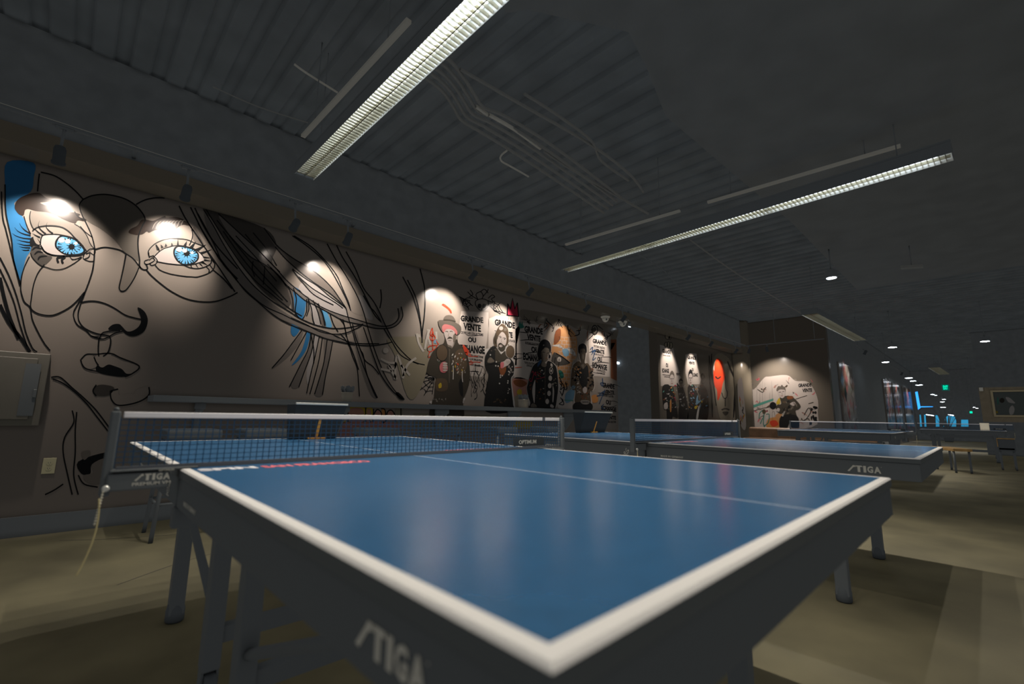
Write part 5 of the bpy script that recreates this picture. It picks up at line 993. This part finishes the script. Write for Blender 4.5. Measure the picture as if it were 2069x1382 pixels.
b = MB(); flecks(C4, b, 22, 700, 760, 900, 960, ['paint_jacket_brown', 'paint_jacket_black', 'paint_face_dim'], 10, 26, 3); C4.fill(b, [(760, 700), (830, 690), (850, 720), (780, 740)], 'paint_rust', 3); C4.fill(b, [(800, 800), (860, 770), (880, 800), (850, 830)], 'paint_face', 3); C4.fill(b, [(610, 790), (640, 730), (660, 725), (665, 790), (630, 810)], 'paint_yellow', 3); flecks(C4, b, 6, 690, 900, 730, 980, ['paint_pale'], 8, 14, 3); b.build('patches', cl, 'yellow, red and tan patches')
b = MB(); C4.fill(b, [(625, 640), (650, 605), (720, 600), (735, 640), (730, 690), (700, 722), (665, 710), (640, 680)], 'paint_face', 3); C4.line(b, [(645, 640), (680, 635)], 8, 'paint_jacket', 4, k=1); C4.line(b, [(695, 632), (722, 628)], 8, 'paint_jacket', 4, k=1); C4.line(b, [(690, 645), (692, 668), (702, 668)], 5, 'paint_face_dim', 4); C4.line(b, [(672, 690), (705, 688)], 7, 'paint_rust', 4, k=1); b.build('face', t, 'pale face')
b = MB(); C4.fill(b, [(612, 610), (625, 570), (650, 550), (665, 560), (690, 535), (710, 558), (735, 570), (742, 630), (725, 605), (660, 602), (628, 625)], 'paint_hat', 5); b.build('hair', t, 'spiky grey hair')
b = MB(); C4.disc(b, (565, 825), 48, 50, 'paint_ink', 5); C4.line(b, [(605, 840), (650, 860)], 16, 'paint_jacket', 5, k=1); b.build('paddle', t, 'black round paddle')
b = MB(); C4.fill(b, [(605, 900), (630, 860), (660, 870), (650, 910)], 'paint_face', 6); b.build('hand', t)
# painted strip on the round column
t = art('paint_patch', 'colourful paint on the rounded column left of the lone figure', 'graffiti', 1497, 820, 13.42, 0); b = MB()
CO = Paint(0, 13.42, 1480, 700, 6.908, 0)
CO.fill(b, [(80, 470), (130, 450), (160, 700), (190, 1100), (150, 1160), (100, 1020), (70, 600)], 'paint_paper', 0)
for k in range(18):
    x = rnd.uniform(90, 165); y = rnd.uniform(660, 1080); CO.line(b, [(x, y), (x+rnd.uniform(-14, 14), y+30), (x+rnd.uniform(-20, 20), y+60)], rnd.uniform(5, 12), rnd.choice(['paint_ink', 'paint_teal', 'paint_yellow', 'paint_orange', 'paint_ink', 'paint_red']), 1, 2)
b.build('paint', t)

# ------------------------------------------------------------------ lit graffiti panels along the far wall
def far_panel(x0, x1, z1, label, px):
    t = thing('painted_board', label, 'mural', ((x0+x1)/2, YD, 0), 'graffiti panels along the far wall')
    b = MB(); b.box((x0, YD-.05, 0), (x1, YD-.001, z1), 'paint_paper_grey'); pn = b.build('panel', t)
    b = MB(); wx = x1-x0
    for k in range(46):
        cx, cz = rnd.uniform(x0+.05*wx, x1-.05*wx), rnd.uniform(.5, z1-.1); dx, dz = wx*rnd.uniform(.04, .16), rnd.uniform(.05, .35)
        b.face([(cx-dx, YD-.0512-.0001*k, cz), (cx, YD-.0512-.0001*k, cz-dz*.6), (cx+dx, YD-.0512-.0001*k, cz+.05), (cx+dx*.2, YD-.0512-.0001*k, cz+dz)], rnd.choice(['paint_ink', 'paint_pink', 'paint_salmon', 'paint_sky', 'paint_pale', 'paint_rust', 'paint_jacket_brown', 'paint_paper', 'paint_skin']))
    b.build('splashes', pn)
def xd(px): return at(px, 800, 1, YD).x
XD = [(xd(1697), xd(1723), 2.55, 'nearest tall graffiti panel right of the lone figure', 1710), (xd(1785), xd(1800), 2.6, 'graffiti panel left in the far group of three', 1793), (xd(1803), xd(1816), 2.6, 'graffiti panel in the middle of the far group of three', 1810), (xd(1823), xd(1838), 2.65, 'graffiti panel right in the far group, beside the blue light', 1830)]
for a_, c_, z_, l_, px_ in XD: far_panel(a_, c_, z_, l_, px_)

# ------------------------------------------------------------------ track spotlights and their light
def spot_on(px, py, dx, down, label, power, ang=98, y0=4.24, z0=2.66):
    """down = tilt of the beam below horizontal, degrees"""
    p = at(px, py, 1, WY); track_spot((p.x+dx, y0, z0), (p.x, WY, z0-(WY-y0)*math.tan(R(down))), label, power*SPOT_W/46, ang, .7)
spot_on(107, 440, 0, 48, 'track spotlight over the left painted eye', 74, 75)
spot_on(348, 478, 0, 36, 'black track spotlight over the right painted eye', 50, 70)
spot_on(555, 530, 0, 24, 'small track spotlight over the dark hair', 2, 34)
spot_on(655, 600, 0, 46, 'track spotlight over the bright hair strands', 54, 76)
spot_on(893, 640, .10, 46, 'track spotlight over the hat figure', 76, 82)
spot_on(1008, 690, .12, 45, 'track spotlight over the bearded figure', 68, 74)
spot_on(1130, 705, .1, 44, 'track spotlight over the brick-patterned print', 34, 58)
spot_on(1208, 715, .1, 50, 'track spotlight over the brightest poster', 56, 70)
spot_on(1350, 735, 0, 50, 'track spotlight over the first slender figure', 70, 68)
spot_on(1398, 745, 0, 50, 'track spotlight over the narrow poster beside the red swash', 76, 68)
spot_on(1450, 740, 0, 48, 'track spotlight over the red swash', 90, 66)
b = MB(); b.box((XC-.765, 2.4, 2.945), (XC-.735, 4.30, 2.965), 'black_metal')
for y in (2.6, 3.5): b.cyl((XC-.75, y, 2.96), (XC-.75, y, zc), .006, 'black_metal', n=6)
single(b, 'light_track', 'black light track hung before the wall with the lone figure', 'light track')
b = MB(); b.box((14.6, YD-.515, 2.945), (33.4, YD-.485, 2.965), 'black_metal')
for x in (15, 20, 25, 30): b.cyl((x, YD-.5, 2.96), (x, YD-.5, zc), .006, 'black_metal', n=6)
single(b, 'light_track', 'black light track hung along the far graffiti panels', 'light track')
p = at(1575, 800, 0, XC); track_spot((XC-.75, p.y, 2.75), (XC, p.y, 1.6), 'track spotlight over the lone figure with the paddle', 620, 104, .9)
p = at(1497, 800, 0, XC); track_spot((XC-.75, 4.18, 2.75), (XC-.4, p.y, 1.6), 'track spotlight over the rounded column', 110, 70, 1.0)
for (a_, c_, z_, l_, px_), pw in zip(XD, (90, 90, 90, 90)): track_spot(((a_+c_)/2, YD-.5, 2.8), ((a_+c_)/2, YD, 1.9), 'track spotlight over the '+l_, pw*1.8, 90, 1.0)

# ------------------------------------------------------------------ far end of the hall
def downlight(px, py, label, z=2.8, r=.055, m='led', xmax=32.8):
    p = at(px, py, 2, z)
    if p.x > xmax or p.x < 0: p = at(px, py, 0, xmax); r *= .62
    t = thing('downlight', label, 'ceiling light', p, 'small ceiling downlights')
    b = MB(); b.lathe([(r*1.25, 0), (r*1.3, .01), (r*1.3, .09), (r*.9, .11)], (p.x, p.y, p.z+.003), 'black_metal', 16); b.cyl((p.x, p.y, p.z+.10), (p.x, p.y, (zs if p.y < 1.15 and p.x < 9.4 else zc)), .008, 'black_metal', n=6); b.build('can', t)
    b = MB(); b.lathe([(r, 0), (r, .004)], (p.x, p.y, p.z-.002), m, 16); b.build('lens', t, 'glowing lens')
for kx, (px, py, r, l) in enumerate(((1680, 562, .055, 'nearest bright downlight, between the two lamp rows'), (1803, 702, .085, 'bright downlight left of the small far lamp, upper of two'), (1789, 732, .085, 'bright downlight left of the small far lamp, lower of two'), (1990, 690, .075, 'upper bright downlight at the far right'), (1998, 754, .10, 'lower bright downlight at the far right, above the picture'),
                     (1836, 764, .12, 'first in the slanting row of tiny lights above the blue strip'), (1845, 770, .10, 'second in the slanting row of tiny lights above the blue strip'), (1857, 778, .13, 'third in the slanting row of tiny lights above the blue strip'), (1885, 797, .13, 'larger tiny light below and left of the exit sign'), (1891, 799, .07, 'smaller tiny light below and left of the exit sign'), (1907, 807, .10, 'upper tiny light straight below the exit sign'), (1904, 812, .11, 'second tiny light straight below the exit sign'), (1903, 823, .07, 'left tiny light of the lowest pair below the exit sign'), (1908, 823, .07, 'right tiny light of the lowest pair below the exit sign'), (1969, 823, .07, 'left tiny light beside the picture wall'), (1974, 825, .06, 'right tiny light beside the picture wall'), (1528, 721, .03, 'single tiny light above the wall with the lone figure'))):
    downlight(px, py, l, r=r, xmax=32.9-.75*max(0, kx-7))
def xpanel(name, label, cat, poly, x, m, th=.199, group=None):
    q = [at(px, py, 0, x) for px, py in poly]
    b = MB(); n = len(q)
    b.face(q, m); b.face([p_+Vector((th, 0, 0)) for p_ in q][::-1], 'black_metal')
    for i in range(n): b.face([q[i], q[i]+Vector((th, 0, 0)), q[(i+1) % n]+Vector((th, 0, 0)), q[(i+1) % n]], 'black_metal')
    return single(b, name, label, cat, group)
XF = 33.3
xpanel('light_strip', 'bright blue upright light strip at the far end, left of the exit sign', 'light', [(1849, 792), (1854, 791), (1860, 824), (1855, 828)], XF, 'led_blue')
xpanel('light_strip', 'thin blue horizontal light line at the far end', 'light', [(1860, 821), (1885, 821), (1885, 822.4), (1860, 823)], XF, 'led_blue')
for poly, m, l in (([(1858, 838), (1860.5, 838), (1863, 862), (1859, 862)], 'panel_blue', 'narrow blue glowing panel at the left of the far bar'), ([(1867, 838), (1870, 838), (1872, 862), (1868, 862)], 'panel_blue', 'second narrow blue glowing panel of the far bar'), ([(1890, 839), (1895, 839), (1898, 850), (1898, 862), (1891, 862)], 'panel_blue', 'blue glowing panel right of the grey screen'), ([(1906, 862), (1908, 848), (1913, 841), (1922, 839), (1929, 842), (1932, 850), (1932, 862)], 'panel_blue', 'large rounded blue glowing panel at the far end'), ([(1942, 848), (1956, 848), (1957, 862), (1942, 862)], 'led_teal' if 0 else 'panel_blue', 'dim square blue panel right of the rounded one')):
    xpanel('glowing_panel', l, 'light', poly, XF, m, group='blue panels of the far bar')
xpanel('grey_screen', 'dark grey screen between blue panels at the far end', 'screen', [(1872.5, 840), (1889, 841), (1890, 862), (1873, 862)], XF, 'paint_paper_grey')
for q, l in (((1871, 837, 1878, 838.5), 'left white lamp above the far grey screen'), ((1879, 838, 1887, 840), 'right white lamp above the far grey screen'), ((1916, 837, 1927, 839.6), 'white lamp above the rounded blue panel')):
    xpanel('bar_lamp', l, 'light', [(q[0], q[1]), (q[2], q[3]-.6), (q[2], q[3]+.8), (q[0], q[1]+1.2)], XF-.3, 'led_dim', .295)
o = at(1914, 862, 0, XF-1.5); o.z = 0
t = thing('potted_plant', 'dark spiky plant silhouetted before the rounded blue panel', 'plant', o); b = MB(); b.lathe([(.16, 0), (.22, .4), (.20, .42)], o, 'black_vinyl', 16); b.build('pot', t); b = MB()
for k in range(26):
    a = rnd.uniform(0, 6.28); r_ = rnd.uniform(.3, .75); h = rnd.uniform(.9, 1.55); c0 = o+Vector((0, 0, .40)); q = [c0+Vector((math.cos(a)*r_*u, math.sin(a)*r_*u, h*u*(1.35-.45*u))) for u in (0, .25, .5, .75, 1)]
    sd = Vector((-math.sin(a), math.cos(a), 0))*.03
    for i in range(4): b.face([q[i]-sd*(1-i*.2), q[i]+sd*(1-i*.2), q[i+1]+sd*(.8-i*.2), q[i+1]-sd*(.8-i*.2)], 'black_paint')
b.build('leaves', t)
p, q = at(1902, 777, 0, 25), at(1919, 789, 0, 25)
t = thing('exit_sign', 'green EXIT sign hanging far down the hall', 'exit sign', ((25), (p.y+q.y)/2, (p.z+q.z)/2))
y0, y1 = max(p.y, q.y), min(p.y, q.y); z1, z0 = max(p.z, q.z), min(p.z, q.z)
b = MB(); b.box((25, y1, z0), (25.05, y0, z1), 'exit_dark', .005); b.build('housing', t); b = MB(); text_on(b, 'EXIT', (24.998, y0-.04, z0+.04), (0, -(y0-y1-.08), 0), (0, 0, z1-z0-.08), 'exit_green', .04); b.build('lettering', t, 'glowing green EXIT letters')
b = MB(); b.cyl((25.025, (y0+y1)/2, z1), (25.025, (y0+y1)/2, zc), .01, 'black_metal', n=6); b.build('hanger', t)
t = thing('exit_sign', 'tiny green reflection low at the far right end, built as a glowing box', 'exit sign', at(1962, 833, 0, 33)); p, q = at(1959, 831, 0, 33), at(1965, 835, 0, 33)
b = MB(); b.box((33, q.y, q.z), (33.05, p.y, p.z), 'exit_green', .005); b.build('housing', t); b = MB(); b.cyl((33.025, (p.y+q.y)/2, p.z), (33.025, (p.y+q.y)/2, zc), .015, 'black_metal', n=6); b.build('hanger', t)  # small glowing box added in place of a green reflection
# framed picture and lamp box on the right-hand wall
TL, BL = at(2000, 789, 0, XP), at(2009, 842, 0, XP)
y0 = (TL.y+BL.y)/2; z1, z0 = TL.z, BL.z; y1 = y0-1.25
t = thing('framed_picture', 'pale-framed dark picture on the tan wall at the right edge', 'picture', (XP, (y0+y1)/2, (z0+z1)/2))
b = MB(); b.box((XP-.04, y1, z0), (XP-.001, y0, z0+.05), 'frame_gold', .006); b.box((XP-.04, y1, z1-.05), (XP-.001, y0, z1), 'frame_gold', .006); b.box((XP-.04, y0-.05, z0+.05), (XP-.001, y0, z1-.05), 'frame_gold', .006); b.box((XP-.04, y1, z0+.05), (XP-.001, y1+.05, z1-.05), 'frame_gold', .006); b.build('frame', t)
b = MB(); b.box((XP-.02, y1+.05, z0+.05), (XP-.001, y0-.05, z1-.05), 'canvas_dark'); cv = b.build('canvas', t)
PI_ = Paint(0, XP-.02, 1780, 660, 6.91, 1); b = MB()
PI_.fill(b, [(1740, 985), (1790, 990), (1830, 1020), (1875, 1070), (1790, 1060), (1760, 1030)], 'paint_pale', 1); PI_.fill(b, [(1830, 1100), (1860, 1130), (1865, 1170), (1840, 1225), (1800, 1225), (1790, 1150)], 'paint_pale', 1); PI_.disc(b, (1690, 1030), 34, 34, 'paint_jacket', 1); PI_.fill(b, [(1600, 1180), (1625, 1180), (1635, 1205), (1600, 1205)], 'paint_yellow', 1); PI_.fill(b, [(1620, 1000), (1640, 990), (1640, 1080), (1625, 1080)], 'paint_teal', 1); b.build('pale_shapes', cv, 'pale and dull coloured painted shapes')
p, q = at(1975, 783, 0, XP-.12), at(1985, 790, 0, XP-.12)
t = thing('lamp_box', 'small white lamp box at the top corner of the tan wall', 'emergency light', (XP-.06, (p.y+q.y)/2, q.z)); b = MB(); b.box((XP-.12, q.y-.02, q.z), (XP-.001, p.y-.03, p.z), 'plastic_white', .01); b.build('case', t)
# shiny can on the far table
p, q = at(1980, 865, 0, 16.4), at(1998, 853, 0, 16.4)
t = thing('metal_can', 'shiny golden metal can standing on the farthest table, before its net', 'can', (16.4, (p.y+q.y)/2, H_)); b = MB(); rr = abs(p.y-q.y)/2; b.lathe([(rr, 0), (rr, .01), (rr*.96, .02), (rr*.96, .15), (rr, .16), (rr, .175), (rr*.9, .178), (rr*.85, .17)], (16.4, (p.y+q.y)/2, H_+.0008), 'gold_can', 24); b.build('body', t)
# brown benches before wall C, low wooden bench, black stool at the right
def bench(y0, y1, label):
    t = thing('padded_bench', label, 'bench', (13.0, (y0+y1)/2, 0), 'brown padded benches')
    b = MB(); b.box((12.75, y0, .10), (13.35, y1, .34), 'black_vinyl', .01); b.build('base', t)
    b = MB(); b.box((12.72, y0, .34), (13.25, y1, .46), 'leather_brown', .04, 4); b.build('seat', t)
    b = MB(); b.box((13.2, y0, .40), (13.38, y1, .725), 'leather_brown', .05, 4); b.build('backrest', t)
    for yy in (y0+.08, y1-.08):
        for xx in (12.82, 13.28): b = MB(); b.cyl((xx, yy, 0), (xx, yy, .10), .025, 'black_metal'); b.build('leg', t)
bench(2.55, 4.30, 'long brown padded bench below the lone figure'); bench(1.55, 2.45, 'shorter brown padded bench, right of the long one')
t = thing('wooden_bench', 'low warm wooden bench glimpsed behind the second table corner', 'bench', (12.3, .33, 0)); c, d = Vector((12.7, .50, .45)), Vector((11.96, .155, .45)); n_ = Vector((d.y-c.y, c.x-d.x, 0)).normalized()*.14; z_ = Vector((0, 0, .05))
b = MB(); b.hexa([c-n_-z_, d-n_-z_, d+n_-z_, c+n_-z_, c-n_, d-n_, d+n_, c+n_], 'wood_and_lit_edge', .006); b.build('seat', t)
for e in (c.lerp(d, .08), c.lerp(d, .92)):
    for s in (-.8, .8): b = MB(); b.cyl(e+n_*s-z_, (e.x+n_.x*s, e.y+n_.y*s, 0), .018, 'black_metal'); b.build('leg', t)
p, q = at(2013, 887, 0, 13.6), at(2050, 887, 0, 13.6)
t = thing('black_chair', 'black low chair with pale top edge at the right, below the picture', 'chair', (13.8, (p.y+q.y)/2, 0)); b = MB(); b.box((13.6, q.y, .38), (14.1, p.y, .46), 'black_vinyl', .02); b.build('seat', t); b = MB(); b.box((13.6, q.y, .40), (13.66, p.y, p.z), 'black_vinyl', .008); bk = b.build('backrest', t); b = MB(); b.box((13.598, q.y, p.z), (13.662, p.y, p.z+.02), 'wood_and_lit_edge', .004); b.box((13.592, p.y-.012, .46), (13.5985, p.y, p.z), 'wood_and_lit_edge'); b.build('lit_edge', bk, 'warm strip coloured as a lit edge')  # warm strips put the light on the top and side edge into colour
for xx in (13.63, 14.07):
    for yy in (q.y+.03, p.y-.03): b = MB(); b.cyl((xx, yy, .39), (xx, yy, 0), .016, 'black_metal'); b.build('leg', t)
# dome cameras under the beam, lamps in the dark room
for px, py, l in ((1223, 634, 'white dome camera under the beam, left of two'), (1258, 646, 'white dome camera under the beam, right of two')):
    p = at(px, py, 1, 4.55); z = 2.799
    t = thing('dome_camera', l, 'security camera', (p.x, 4.55, z), 'dome cameras'); b = MB(); b.lathe([(.085, 0), (.088, -.02), (.07, -.045)], (p.x, 4.55, z), 'plastic_white', 24); b.build('base', t); b = MB(); b.lathe([(.062, -.045), (.058, -.075), (.042, -.10), (.02, -.115), (.004, -.12)], (p.x, 4.55, z), 'plastic_white', 24); dm = b.build('dome', t)
    b = MB(); b.lathe([(.018, 0), (.014, .006)], (p.x-.03, 4.505, z-.075), 'dark_slot', 14, (-.4, -.9, -.3)); b.build('lens', dm)
p, q = at(1246, 733, 1, 7.6), at(1274, 738, 1, 7.6)
b = MB(); b.cyl(p, q, .035, 'led_dim', n=10); b.box(((p.x+q.x)/2-.01, 7.6, (p.z+q.z)/2), ((p.x+q.x)/2+.01, 7.999, (p.z+q.z)/2+.02), 'black_metal'); single(b, 'tube_lamp', 'bluish tube lamp in the dark room behind the opening', 'light')
p = at(1272, 660, 1, 4.52)
t = thing('spot_lamp', 'tiny bright lamp under the beam beside the dome cameras', 'spotlight', p); b = MB(); b.lathe([(.02, 0), (.03, .05), (.03, .14)], (p.x, 4.52, p.z), 'black_metal', 14); b.cyl((p.x, 4.52, p.z+.14), (p.x, 4.52, 2.80), .008, 'black_metal', n=6); b.build('can', t); b = MB(); b.lathe([(.024, -.004), (.022, .0)], (p.x, 4.52, p.z-.001), 'led', 14, (0, -.3, 1)); b.build('lens', t)
